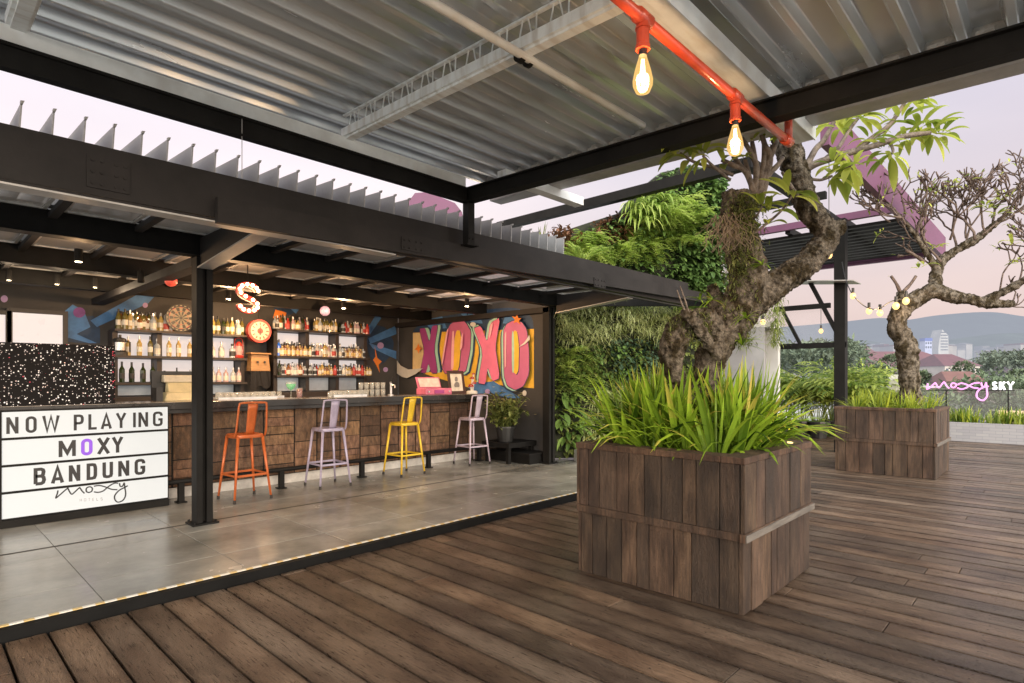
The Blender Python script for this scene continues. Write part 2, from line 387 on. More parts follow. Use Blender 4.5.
# profile closers along the end beam
g = MB(); yy = 4.4
while yy > -1.5:
    tilt(g,4.60,4.66,yy-.13,yy-.04,3.735,3.757); yy -= pitch
tilt(g,4.70,4.715,-1.6,4.95,3.755,3.845)
g.build('foam_closer', mat('closer', (.5,.48,.45), .9, bump=.6), root)
g = MB(); g.box(4.0,4.085,4.43,4.515,2.86,3.43) ; g.box(3.96,4.12,4.40,4.53,2.855,2.87); [g.disc(c_, .010, (0,-1,0), .008, 6) for c_ in [(4.02,4.4295,3.34),(4.065,4.4295,3.34),(4.02,4.4295,3.40),(4.065,4.4295,3.40),(4.02,4.4295,2.93),(4.065,4.4295,2.93)]]; g.build('post', steel, root)
for px_ in (.42, 2.6):
    g = MB(); tilt(g,px_,px_+.11,-1.6,4.5,3.562,3.63); tilt(g,px_+.02,px_+.09,-1.6,4.5,3.545,3.561)
    pu = g.build('purlin', white_steel, root)
    g = MB(); yy = 4.42; k = 0
    while yy > -1.5:
        z0, z1 = zr(yy,3.63), zr(yy,3.752)
        g.tube([(px_+.03,yy,z0),(px_+.03,yy-.03,z1-.01),(px_+.03,yy-.075,z1-.01),(px_+.03,yy-.105,z0)], .0055, 5)
        g.tube([(px_+.03,yy-.14,z0),(px_+.03,yy-.145,z1)], .0055, 5)
        yy -= .2465
    tilt(g,px_+.015,px_+.045,-1.6,4.5,3.742,3.756)
    g.build('truss_web', white_steel, root)
# cantilever channel beside the red pipe
g = MB(); g.box(-1.6,5.02,1.46,1.60,3.40,3.49); g.box(-1.6,5.02,1.45,1.459,3.39,3.50); g.build('outrigger_channel', white_steel, root)
g = MB(); g.box(4.09,5.35,3.98,4.10,3.46,3.55); g.build('outrigger_channel', white_steel, root)
cd = thing('ceiling_conduit', 'long pale round conduit clamped beneath the roof purlin', 'conduit', (2.6,2.4,3.45))
g = MB(); g.tube([(-1.5,2.44,3.47),(4.0,2.40,3.47)], .026, 12); g.build('pipe', white_steel, cd, smooth=True)
g = MB(); g.tube([(2.60,2.43,3.47),(2.64,2.43,3.47)], .038, 12); g.tube([(2.68,2.43,3.47),(2.71,2.43,3.47)], .038, 12); g.tube([(2.655,2.43,3.49),(2.655,2.43,3.56)], .012, 8); g.build('clamp', steel, cd)
g = MB(); wv_ = P(242,115,Y=4.44); wq = P(242,178,Y=4.44); g.tube([wv_,wq],.003,5); o = g.build('hanging_wire', grey_steel); tag(o,'thin loose wire hanging from the black roof edge down to the louvre beam','wire')
# red pipe light
redm = mat('red_pipe_paint', (.62,.075,.03), .35, 0, .15, 10, coat=.3)
rp_ = thing('pipe_pendant_light', 'red pipe light fitting slung under the roof with two glowing filament bulbs', 'ceiling light', (3.4,1.43,3.2))
g = MB(); g.tube([(1.9,1.43,3.17),(4.33,1.43,3.17)], .027, 12); g.tube([(4.33,1.43,3.155),(4.33,1.43,3.42)], .027, 12)
for xx in (2.38,3.42,4.30):
    g.tube([(xx-.05,1.43,3.17),(xx+.05,1.43,3.17)], .036, 12); 
g.build('pipe', redm, rp_, smooth=True)
bulbglow = mat('bulb_glow', (1,.6,.25), .3, emit=9, ecol=(1,.62,.25), var=0)
fil = mat('filament', (1,.8,.5), .3, emit=28, ecol=(1,.72,.34), var=0)
def glowglass(name, col, e, f0=.12, f1=.7):
    m = bpy.data.materials.new(name); m.use_nodes = True; nt = m.node_tree; N = nt.nodes; L = nt.links
    N.remove(N['Principled BSDF']); tr = N.new('ShaderNodeBsdfTransparent'); tr.inputs[0].default_value = (1,.93,.8,1)
    em = N.new('ShaderNodeEmission'); em.inputs[0].default_value = (*col,1); em.inputs[1].default_value = e
    lw_ = N.new('ShaderNodeLayerWeight'); lw_.inputs[0].default_value = .45; mr = N.new('ShaderNodeMapRange'); mr.inputs['To Min'].default_value = f0; mr.inputs['To Max'].default_value = f1
    gg = N.new('ShaderNodeBsdfGlossy'); gg.inputs['Roughness'].default_value = .05
    L.new(lw_.outputs['Facing'], mr.inputs['Value']); mx = N.new('ShaderNodeMixShader'); L.new(mr.outputs[0], mx.inputs[0]); L.new(tr.outputs[0], mx.inputs[1]); L.new(em.outputs[0], mx.inputs[2])
    m2 = N.new('ShaderNodeMixShader'); m2.inputs[0].default_value = .06; L.new(mx.outputs[0], m2.inputs[1]); L.new(gg.outputs[0], m2.inputs[2]); L.new(m2.outputs[0], N['Material Output'].inputs['Surface']); return m
glassbulb = glowglass('amber_glass', (1,.62,.2), 1.15, .45, .85)
blackp = mat('black_plastic', (.015,.015,.015), .45)
def st_bulb(x, y, z, parent, s=1, label=None):
    g = MB(); g.lathe([(.001,0),(.03,0),(.036,-.03),(.03,-.032),(.03,-.10),(.034,-.105),(.034,-.125),(.001,-.125)], (x,y,z), 14); so_ = g.build('socket', redm, parent, smooth=False)
    g = MB(); g.lathe([(.001,-.126),(.02,-.126),(.02,-.152),(.001,-.152)], (x,y,z), 12); g.build('bulb_cap', blackp, parent)
    g = MB(); g.lathe([(.017,-.152),(.022,-.17),(.038,-.225),(.047,-.268),(.046,-.29),(.032,-.322),(.001,-.336)], (x,y,z), 16); bl = g.build('bulb', glassbulb, parent, smooth=True)
    g = MB()
    for k in range(4):
        a = k*math.pi/2; g.tube([(x+.006*math.cos(a),y+.006*math.sin(a),z-.17),(x+.013*math.cos(a),y+.013*math.sin(a),z-.268)], .0018, 5)
    g.build('filament', fil, bl)
    plight('bulb_light', (x,y,z-.24), 22, (1,.62,.32), .035, parent)
st_bulb(2.38,1.43,3.15,rp_); st_bulb(3.42,1.43,3.15,rp_)
# ================================================================== BAR CANOPY
can = thing('bar_canopy', 'black steel canopy over the bar with framed ceiling panels and upright grey roof louvres', 'canopy', (2,6.2,0.07))
g = MB(); g.hexa([(-3.6,4.6,2.68),(9.1,4.6,2.72),(9.1,4.72,2.72),(-3.6,4.72,2.68),(-3.6,4.6,2.99),(9.1,4.6,3.09),(9.1,4.72,3.09),(-3.6,4.72,2.99)])
g.box(-3.6,9.0,4.56,4.599,2.665,2.68)
g.build('front_beam', steel_brown, can)
g = MB(); g.hexa([(1.6,4.50,2.64),(10.1,4.50,2.81),(10.1,4.556,2.81),(1.6,4.556,2.64),(1.6,4.50,2.83),(10.1,4.50,2.97),(10.1,4.556,2.97),(1.6,4.556,2.83)])
g.build('fascia', steel_brown, can)
def bolts(g, cs, r=.011, n=(0,-1,0)):
    for c_ in cs: g.disc(c_, r, n, .008, 6)
g = MB()
for sxx in (3.35, 6.4):
    g = MB(); g.box(sxx-.13,sxx+.13,4.490,4.4995,2.70,2.82); bolts(g, [(sxx+a,4.4898,z_) for a in (-.1,-.04,.04,.1) for z_ in (2.725,2.795)]); g.build('splice_plate', steel_brown, can)
g = MB()
for sxx in (.95,): g.box(sxx-.12,sxx+.12,4.59,4.5995,2.74,2.95); bolts(g, [(sxx+a,4.5898,z_) for a in (-.09,-.04,.04,.09) for z_ in (2.77,2.845,2.92)])
g.build('splice_plate', steel_brown, can)
g = MB(); g.box(-3.6,3.2,4.555,4.70,2.650,2.662); g.build('flange_strip', grey_steel, can)
for gy in (6.17, 7.95, 9.6):
    g = MB(); g.box(-3.6,7.6,gy-.05,gy+.05,2.70,2.90); g.box(-3.6,7.6,gy-.075,gy+.075,2.690,2.6995); g.build('girder', steel, can)
jo = []
xx = .87-.62*6
ji = 0
while xx < 7.5:
    if abs(xx-2.11) > .2:
        for (ya, yb) in ((4.73,6.11),(6.23,7.89),(8.01,9.54),(9.66,10.7)):
            if ya < 5 or ji % 2 == 0 or True:
                g = MB(); g.box(xx-.03,xx+.03,ya,yb,2.825,2.87); 
                if ya < 9: g.build('joist', steel_brown, can)
                else: g.build('joist', steel, can)
    xx += .62; ji += 1
glassg = mat('frosted_roof_glass', (.40,.38,.36), .35, 0, .3, 2, emit=0); 
_b = glassg.node_tree.nodes['Principled BSDF']; _b.inputs['Alpha'].default_value = .5
darkpan = mat('dark_roof_panel', (.045,.042,.04), .5, var=.4, scale=3)
bays = [(4.85,6.02),(6.35,7.78),(8.1,9.45),(9.72,10.6)]
xx = .87-.62*6; ci = 0; pn = 0
while xx < 7.3:
    for bi, (ya, yb) in enumerate(bays):
        if bi == 3 and ci % 3: continue
        x0, x1 = xx+.05, xx+.57
        zz = 2.884
        g = MB(); t = .028
        g.box(x0,x1,ya,ya+t,zz-.012,zz+.012); g.box(x0,x1,yb-t,yb,zz-.012,zz+.012); g.box(x0,x0+t,ya+t,yb-t,zz-.012,zz+.012); g.box(x1-t,x1,ya+t,yb-t,zz-.012,zz+.012)
        fr = g.build('panel_frame', alu if bi < 2 else grey_steel, can)
        g = MB(); g.box(x0+t,x1-t,ya+t,yb-t,zz+.0,zz+.006); g.build('panel', glassg if (bi < 2 or (ci+bi) % 3 == 0) else darkpan, fr)
        pn += 1
    xx += .62; ci += 1
g = MB()
g.box(-3.6,8.0,6.02,6.11,2.905,2.92); g.box(-3.6,8.0,6.23,6.34,2.905,2.92); g.box(-3.6,8,7.79,8.09,2.905,2.92); g.box(-3.6,8,9.46,9.71,2.905,2.92); g.box(-3.6,8,10.61,10.8,2.905,2.92)
g.box(-3.6,8.0,8.1,10.6,2.922,2.935)
g.build('ceiling_sheet', darkpan, can)
for (px0, py0) in ((2.05,6.17),(7.5,6.3)):
    g = MB()
    g.box(px0-.075,px0-.02,py0-.07,py0+.07,.08,2.68); g.box(px0-.0195,px0+.0195,py0-.012,py0+.012,.08,2.68); g.box(px0+.02,px0+.075,py0-.07,py0+.07,.08,2.68) 
    po = g.build('post', steel, can)
    g = MB(); g.box(px0-.12,px0+.12,py0-.11,py0+.11,.072,.088)
    for sx_ in (-.095,.095):
        for sy_ in (-.085,.085): g.lathe([(.012,0),(.012,.02),(.001,.022)], (px0+sx_,py0+sy_,.088), 6)
    g.build('base_plate', steel, po)
# tapered cantilever brackets from posts towards the front beam
for bx_ in (2.05, 7.5):
    g = MB(); g.hexa([(bx_-.045,4.72,2.70),(bx_+.045,4.72,2.70),(bx_+.045,6.1,2.58),(bx_-.045,6.1,2.58),(bx_-.045,4.72,2.86),(bx_+.045,4.72,2.86),(bx_+.045,6.1,2.86),(bx_-.045,6.1,2.86)])
    g.box(bx_-.075,bx_+.075,6.245,10.6,2.60,2.69)
    g.build('bracket', steel_brown, can)
    g = MB(); g.hexa([(bx_-.07,4.72,2.685),(bx_+.07,4.72,2.685),(bx_+.07,6.1,2.565),(bx_-.07,6.1,2.565),(bx_-.07,4.72,2.697),(bx_+.07,4.72,2.697),(bx_+.07,6.1,2.577),(bx_-.07,6.1,2.577)])
    g.build('bracket_flange', grey_steel, can)
# roof louvres
louv = mat('louvre_metal', (.36,.36,.36), .5, .2, .15, 30, stretch=(1,20,1))
for k in range(-6, 34):
    X0 = .4925+.1604*k
    g = MB(); zt = 3.18+.003*k
    g.hexa([(X0,4.62,2.98),(X0+.008,4.62,2.98),(X0+.008,10.4,2.98),(X0,10.4,2.98),(X0+.012,4.62,zt),(X0+.020,4.62,zt),(X0+.020,10.4,zt+.32),(X0+.012,10.4,zt+.32)])
    g.hexa([(X0+.008,4.60,zt-.012),(X0+.02,4.60,zt-.012),(X0+.02,4.63,zt-.012),(X0+.008,4.63,zt-.012),(X0+.008,4.60,zt+.006),(X0+.028,4.60,zt+.010),(X0+.028,4.63,zt+.010),(X0+.008,4.63,zt+.006)])
    lv = g.build('louvre', louv, can); lv.rotation_euler = (0, random.uniform(-.0006,.0006), 0)
# canopy tail frame to the right (between bar post and tip)
g = MB(); g.bar((7.5,6.3,2.78),(9.9,4.62,2.86),.09,.16); g.build('diagonal_brace', steel, can)
# ================================================================== BAR WALLS
wallm = mat('charcoal_wall', (.055,.053,.053), .75, 0, .25, 1.5, .08, 30)
blue = mat('mural_blue', (.075,.21,.48), .6, var=.25); navy = mat('mural_navy', (.02,.05,.11), .6, var=.3)
yel = mat('mural_yellow', (.80,.47,.05), .6, var=.12); cream = mat('mural_cream', (.72,.55,.28), .6, var=.12)
pink = mat('mural_pink', (.72,.17,.30), .55, var=.15, scale=2); plum = mat('mural_plum', (.36,.06,.24), .55, var=.15, scale=2)
mauve = mat('mural_mauve', (.52,.13,.27), .55, var=.15, scale=2)
mint = mat('mural_mint', (.36,.62,.50), .6, var=.1); orange = mat('mural_orange', (.75,.22,.03), .6, var=.1)
lilac = mat('mural_lilac', (.42,.30,.55), .6, var=.12); offw = mat('mural_white', (.62,.60,.55), .6, var=.08); lpink = mat('mural_light_pink', (.85,.45,.5), .55, var=.1)
WX, WY = 7.6, 10.73
bw_ = thing('back_wall', 'charcoal wall behind the bar painted with blue rays and lilac dots', 'wall', (2,WY,.07))
g = MB(); g.box(-3.6,WX,WY,WY+.15,.07,3.0); g.build('wall_panel', wallm, bw_)
rw = thing('mural_wall', 'end wall of the bar painted with large pink XOXO letters on yellow and blue', 'wall', (WX,8.5,.07))
g = MB(); g.box(WX,WX+.15,6.38,WY-.002,.07,3.0); g.build('wall_panel', wallm, rw)
def paint(name, poly, m, parent, layer, plane, org, sc, zoomed=True):
    ps = []
    for (zx, zy) in poly:
        x, y = (org[0]+zx/sc, org[1]+zy/sc)
        q = P(x, y, X=WX) if plane == 'X' else P(x, y, Y=WY)
        if plane == 'X': q = Vector((WX-.003-.0028*layer, min(WY-.01, max(6.4,q.y)), q.z)); off = (.0026,0,0)
        else: q = Vector((min(q.x, WX-.01), WY-.003-.0028*layer, q.z)); off = (0,.0026,0)
        ps.append(q)
    g = MB(); g.prism(ps, off); return g.build(name, m, parent)
def rnd(poly, it=2, w_=.14):      # corner cutting for soft outlines
    for _ in range(it):
        o = []
        for i in range(len(poly)):
            a = poly[i]; b = poly[(i+1) % len(poly)]
            o.append((a[0]*(1-w_)+b[0]*w_, a[1]*(1-w_)+b[1]*w_)); o.append((a[0]*w_+b[0]*(1-w_), a[1]*w_+b[1]*(1-w_)))
        poly = o
    return poly
def circ(cx, cy, r, k=18, ry=None): return [(cx+r*math.cos(2*math.pi*i/k), cy+(ry or r)*math.sin(2*math.pi*i/k)) for i in range(k)]
def mu(name, poly, m, layer): return paint(name, poly, m, rw, layer, 'X', (400,300), 6.4)
mu('painted_background', rnd([(150,130),(270,105),(400,85),(520,62),(700,48),(790,60),(850,120),(862,260),(80,260),(82,200)],1), navy, 0)
mu('painted_ray', [(150,130),(270,105),(300,180),(200,190)], blue, 1); mu('painted_ray', [(390,90),(500,75),(530,150),(470,150)], blue, 1); mu('painted_ray', [(680,75),(770,60),(720,150),(660,150)], blue, 1)
mu('painted_backdrop', [(85,210),(858,185),(858,565),(640,545),(520,525),(440,560),(150,470),(82,450)], yel, 1)
mu('painted_backdrop', [(85,212),(150,210),(175,460),(84,450)], cream, 2)
mu('painted_ray', [(490,535),(600,520),(775,628),(690,628),(600,600)], blue, 2); mu('painted_ray', [(440,560),(500,520),(590,610),(500,600)], blue, 3)
def letter(nm, outer, inner, face, dx, dy, lay):
    sh = [(x+dx*.9, y+dy) for x, y in outer]
    mu(nm+'_shadow', rnd(sh,1), navy, lay); mu(nm+'_side', rnd([(x+dx*.55,y+dy*.5) for x, y in outer],1), mint, lay+1)
    mu(nm+'_outline', rnd([(x+(-3 if x < sum(p[0] for p in outer)/len(outer) else 3), y+(-4 if y < 320 else 4)) for x, y in outer],1), navy, lay+2)
    mu(nm+'_face', rnd(outer,1), face, lay+3)
    if inner:
        mu(nm+'_counter_edge', rnd([(x-4,y-4) if x < inner[0][0] else (x+4,y+4) for x, y in inner],1), navy, lay+4)
        mu(nm+'_counter', rnd(inner,1), yel, lay+5)
        mu(nm+'_counter_side', rnd([(x*.35+inner[0][0]*.65-3, y*.96+12) for x, y in inner],1), mint if nm.endswith('two') else lpink, lay+6)
X1 = [(128,184),(168,180),(192,275),(210,166),(248,162),(222,315),(246,468),(204,468),(188,400),(172,468),(134,462),(162,320)]
O1 = [(276,470),(300,250),(325,160),(375,128),(425,140),(462,200),(455,330),(425,470)]
O1i = [(338,450),(358,250),(372,195),(392,195),(402,250),(385,450)]
X2 = [(484,182),(532,166),(572,275),(590,150),(655,112),(622,300),(652,500),(604,520),(575,425),(560,540),(512,532),(545,330)]
O2 = [(678,200),(700,155),(745,132),(795,142),(828,190),(842,330),(842,470),(808,550),(755,575),(705,550),(682,480)]
O2i = [(738,225),(752,195),(768,205),(780,300),(776,450),(762,478),(745,460),(738,400)]
letter('letter_x', X1, None, plum, 34, -6, 4); letter('letter_o', O1, O1i, mauve, 30, 14, 8); letter('letter_x_second', X2, None, pink, -26, -18, 16); letter('letter_o_two', O2, O2i, plum if False else mauve, -24, 18, 21)
mu('painted_highlight', rnd([(318,200),(330,180),(305,330),(290,420),(285,400)],1), lpink, 28); mu('painted_highlight', rnd([(412,230),(422,210),(418,300),(402,330)],1), lpink, 28)
mu('painted_highlight', rnd([(600,160),(616,148),(600,230),(588,250)],1), lpink, 28); mu('painted_highlight', rnd([(690,220),(700,200),(698,420),(690,440)],1), lpink, 28)
mu('painted_dot', circ(512,100,26), lilac, 28); mu('painted_dot', circ(800,596,13,ry=18), offw, 4); mu('painted_dot', circ(566,585,16), lilac, 8); mu('painted_dot', circ(487,158,18,ry=14), offw, 28)
mu('painted_star', [(735,105),(760,112),(772,92),(778,118),(798,118),(782,135),(790,158),(768,142),(748,150),(756,128)], orange, 30)
mu('painted_star', [(138,278),(146,300),(160,310),(146,322),(140,345),(132,322),(115,318),(130,302)], orange, 30)
mu('painted_swoosh', [(850,225),(852,255),(820,285),(780,305),(820,270)], offw, 31)
mu('painted_swoosh', [(2,388),(25,420),(75,445),(168,438),(120,475),(65,500),(35,492),(2,470)], offw, 31)
def bk(name, poly, m, layer, org=(270,300), sc=6.21): return paint(name, poly, m, bw_, layer, 'Y', org, sc)
bk('painted_blot', rnd([(600,250),(640,150),(720,170),(770,260),(760,330),(700,400),(640,390),(610,330)]), navy, 0)
bk('painted_ray', [(590,200),(660,88),(690,112),(620,215)], blue, 1); bk('painted_ray', [(610,238),(780,160),(783,212),(622,272)], blue, 2)
bk('painted_ray', [(612,268),(783,318),(783,368),(640,302)], blue, 1); bk('painted_ray', [(20,20),(205,20),(150,80),(110,95),(60,60),(30,90)], navy, 1)
bk('painted_ray', [(100,30),(205,22),(160,85)], blue, 2)
bk('painted_spark', [(648,288),(664,360),(692,382),(672,402),(680,452),(658,405),(638,372),(654,352)], orange, 4)
bk('painted_dot', circ(685,283,20), lilac, 3); bk('painted_dot', circ(716,432,15), lilac, 3)
bk('painted_star', [(-30,60),(20,72),(40,80),(25,130),(-10,125),(-45,110)], orange, 2, (280,300))
bk('painted_ray', [(-60,190),(250,18),(348,28),(300,82),(-20,230)], blue, 1, (100,290)); bk('painted_ray', [(-250,320),(-140,170),(-40,160),(0,240),(0,330),(-90,330)], navy, 0, (100,290))
bk('painted_ray', [(-240,150),(-170,90),(-100,130),(-60,230),(-200,300),(-230,260)], blue, 2, (100,290)); bk('painted_ray', [(-200,250),(-20,330),(-70,330),(-220,290)], blue, 3, (100,290))
bk('painted_dot', circ(-130,140,38,ry=32), mat('mural_violet',(.22,.07,.3),.6), 4, (100,290)); bk('painted_dot', circ(280,95,16), lilac, 3, (100,290)); bk('painted_dot', circ(-595,55,22), lilac, 3, (100,290))
# bright windows at the far left
winm = mat('bright_window', (.3,.3,.3), .3, emit=.68, ecol=(.95,.84,.83), var=.03)
for k, (xa, xb) in enumerate(((-40,5),(12,62))):
    a = P(xa, 312.5, Y=WY); b = P(xb, 345, Y=WY)
    wn = thing('window', ['bright frosted window cut off at the left edge above the sparkly panel','bright frosted window above the sparkly panel beside blue wall paint'][k], 'window', (a.x, WY-.05, b.z))
    g = MB(); z0 = 1.8; z1 = a.z+.06
    g.box(a.x-.06,b.x+.06,WY-.07,WY-.02,a.z,z1); g.box(a.x-.06,a.x,WY-.07,WY-.02,z0,a.z); g.box(b.x,b.x+.06,WY-.07,WY-.02,z0,a.z); g.box(a.x-.06,b.x+.06,WY-.07,WY-.02,z0-.06,z0)
    fr = g.build('frame', mat('window_frame', (.045,.04,.038), .5), wn)
    g = MB(); g.box(a.x,b.x,WY-.05,WY-.04,z0,a.z); g.build('pane', winm, fr)
# ================================================================== BAR COUNTER
barwood = mat('bar_wood', (.165,.093,.054), .55, 0, .6, 7, .8, 30, stretch=(4,4,1.5), tone=True, streak=(6,(2,2,.8),.35,.6,(.55,.5,.45)))
bar = thing('bar_counter', 'long bar counter clad in brown reclaimed wood panels with black top and foot rail', 'bar', (4,7.5,.07))
g = MB(); X = -1.0
g.box(-1.2,7.02,7.66,7.95,.2,1.09); core = g.build('counter_core', mat('seam_black', (.012,.011,.01), .8), bar)
g = MB(); random.seed(11)
X = -1.0
while X < 6.98:
    wd = random.choice([.30,.36,.42,.33]); x1 = min(X+wd, 7.0); z = .2
    zs = [.2]; zs += {0:[.45,.86],1:[.62],2:[.34,.74],3:[.52,.92]}[random.randint(0,3)]; zs.append(1.09)
    for a, b in zip(zs, zs[1:]):
        n_ = random.choice([1,1,2,3]); hh = (b-a)/n_; base = random.uniform(.55,1.5)
        for q in range(n_):
            t = base*random.uniform(.85,1.15); g.tone = (t, t*random.uniform(.92,1.02), t*random.uniform(.82,1.0))
            dp = random.uniform(.0,.008)
            g.box(X+.010,x1-.010,7.645-dp,7.659,a+q*hh+(.012 if q == 0 else .003),a+(q+1)*hh-(.003 if q < n_-1 else .0))
    X = x1
g.build('wood_cladding', barwood, bar, bevel=.003)
g = MB(); yy = 7.68; g.tone = .9
while yy < 7.93: g.tone = random.uniform(.6,1.2); g.box(7.021,7.035,yy,yy+.13,.21,1.09); yy += .135
g.build('end_cladding', barwood, bar)
topm = mat('bar_top', (.02,.018,.017), .25, 0, .3, 4)
g = MB(); g.box(-1.2,7.15,7.38,8.1,1.14,1.22); g.box(-1.2,7.1,7.44,7.50,1.09,1.139); g.box(-1.2,7.1,7.51,7.64,1.09,1.135); g.build('counter_top', topm, bar, bevel=.004)
g = MB(); g.box(-1.2,7.15,7.40,7.93,1.2205,1.224); g.build('top_inlay', mat('steel_inlay', (.32,.28,.24), .22, .7, .2, 4), bar)
g = MB(); g.box(-1.2,7.02,7.70,7.74,.071,.2); g.build('kick_board', mat('kick_white', (.55,.53,.5), .5), bar)
g = MB(); g.tube([(1.9,7.36,.315),(6.95,7.36,.315)], .028, 10); fr = g.build('foot_rail', steel, bar, smooth=True)
for xx in (2.22,3.40,4.59,5.8,6.9):
    g = MB(); g.box(xx-.03,xx+.03,7.34,7.40,.08,.30); g.box(xx-.05,xx+.05,7.31,7.43,.072,.085); g.box(xx-.02,xx+.02,7.40,7.65,.27,.30); g.build('rail_bracket', steel, fr)
# sparkly panel
def spark_mat():
    m = bpy.data.materials.new('sequin_panel'); m.use_nodes = True; nt = m.node_tree; N = nt.nodes; L = nt.links; b = N['Principled BSDF']
    b.inputs['Specular IOR Level'].default_value = .08; b.inputs['Roughness'].default_value = .6
    tc = N.new('ShaderNodeTexCoord'); v = N.new('ShaderNodeTexVoronoi'); v.inputs['Scale'].default_value = 58
    L.new(tc.outputs['Object'], v.inputs['Vector']); 
    d = N.new('ShaderNodeMath'); d.operation = 'LESS_THAN'; 
    sp = N.new('ShaderNodeSeparateColor'); L.new(v.outputs['Color'], sp.inputs[0])
    th = N.new('ShaderNodeMath'); th.operation = 'MULTIPLY'; th.inputs[1].default_value = .43; pw = N.new('ShaderNodeMath'); pw.operation = 'POWER'; pw.inputs[1].default_value = 1.6
    L.new(sp.outputs[0], pw.inputs[0]); L.new(pw.outputs[0], th.inputs[0]); L.new(v.outputs['Distance'], d.inputs[0]); L.new(th.outputs[0], d.inputs[1])
    r = N.new('ShaderNodeValToRGB'); r.color_ramp.interpolation = 'CONSTANT'; cr = r.color_ramp
    cr.elements[0].color = (.75,.72,.7,1); cr.elements[1].position = .5; cr.elements[1].color = (.6,.08,.12,1)
    e = cr.elements.new(.8); e.color = (.8,.6,.55,1); e = cr.elements.new(.3); e.color = (.5,.45,.45,1)
    L.new(sp.outputs[1], r.inputs['Fac'])
    mx = N.new('ShaderNodeMix'); mx.data_type = 'RGBA'; L.new(d.outputs[0], mx.inputs['Factor']); mx.inputs['A'].default_value = (.012,.011,.011,1); L.new(r.outputs[0], mx.inputs['B'])
    L.new(mx.outputs['Result'], b.inputs['Base Color']); L.new(mx.outputs['Result'], b.inputs['Emission Color'])
    em = N.new('ShaderNodeMath'); em.operation = 'MULTIPLY'; em.inputs[1].default_value = .55; L.new(d.outputs[0], em.inputs[0]); L.new(em.outputs[0], b.inputs['Emission Strength'])
    return m
g = MB(); g.box(-1.2,1.56,7.40,7.45,1.225,1.845); g.box(1.5605,1.585,7.39,7.46,1.225,1.85); o = g.build('sequin_screen', spark_mat()); tag(o, 'black screen speckled with white and red sequins standing on the bar above the light box', 'screen')
# ================================================================== LIGHT BOX SIGN
SY = 7.30
SX0 = P(1.5, 460, Y=SY).x; SX1 = P(168, 460, Y=SY).x
sg = thing('lightbox_sign', 'large white cinema light box with black letters reading NOW PLAYING MOXY BANDUNG', 'sign', ((SX0+SX1)/2,7.31,.07))
zT = 1.175; zB = .15
g = MB(); g.box(SX0-.05,SX1+.012,SY+.02,7.37,.075,zT+.015); g.box(SX0-.05,SX1+.012,SY-.012,SY+.0195,.075,zB-.005); g.box(SX0-.05,SX0,SY-.012,SY+.0195,zB-.005,zT+.015); g.build('case', steel, sg)
boxm = mat('sign_light', (.24,.25,.25), .35, var=.06, scale=1.2, emit=.58, ecol=(.92,.95,.95))
rows = [zT-(zT-zB)*k/4 for k in range(5)]
for k in range(4):
    g = MB(); g.box(SX0+.003,SX1-.003,SY,SY+.012,rows[k+1]+.012,rows[k]-.012 if k else rows[k]); g.build('light_panel', boxm, sg)
    if k < 3:
        g = MB(); g.box(SX0,SX1,SY-.008,SY+.015,rows[k+1]-.011,rows[k+1]+.011); g.build('letter_rail', steel, sg)
ink = mat('sign_letter_black', (.02,.02,.022), .5); violet = mat('sign_letter_violet', (.2,.07,.55), .5, emit=.25, ecol=(.3,.1,.9), var=.05)
def ribbon(g, pts, w, y, th=.004, closed=False, plane='Y'):
    """stroke of even width on a wall plane; pts are (h, v)"""
    pts = [Vector((p[0], p[1])) for p in pts]; n = len(pts); Lf = []; Rt = []
    for i in range(n):
        if closed: a = pts[(i-1) % n]; b = pts[(i+1) % n]
        else: a = pts[max(0,i-1)]; b = pts[min(n-1,i+1)]
        p = pts[i]
        d1 = (p-a).normalized() if (p-a).length > 1e-7 else None; d2 = (b-p).normalized() if (b-p).length > 1e-7 else None
        if d1 is None: d1 = d2
        if d2 is None: d2 = d1
        n1 = Vector((-d1.y, d1.x)); n2 = Vector((-d2.y, d2.x)); m = n1+n2
        m = n1 if m.length < 1e-4 else m.normalized()
        k = min(2.2, 1/max(.3, m.dot(n1))); Lf.append(p+m*w/2*k); Rt.append(p-m*w/2*k)
    rg = range(n) if closed else range(n-1)
    for i in rg:
        j = (i+1) % n; q = [Lf[i],Lf[j],Rt[j],Rt[i]]
        if plane == 'Y': f = [(v.x, y-th, v.y) for v in q]; bk_ = [(v.x, y-.0005, v.y) for v in q]
        else: f = [(y-th, v.x, v.y) for v in q]; bk_ = [(y-.0005, v.x, v.y) for v in q]
        k0 = g.pts(f); k1 = g.pts(bk_); g.face((k0,k0+1,k0+2,k0+3)); g.face((k1+3,k1+2,k1+1,k1))
        for e in range(4): g.face((k0+e, k1+e, k1+(e+1)%4, k0+(e+1)%4))
def rr(x0, z0, x1, z1, r=.28, seg=5, part='full'):
    out = []
    for cx, cz, a0 in ((x1-r,z1-r,0),(x0+r,z1-r,90),(x0+r,z0+r,180),(x1-r,z0+r,270)):
        for k in range(seg+1):
            a = R_(a0+90*k/seg); out.append((cx+r*math.cos(a), cz+r*math.sin(a)))
    return out
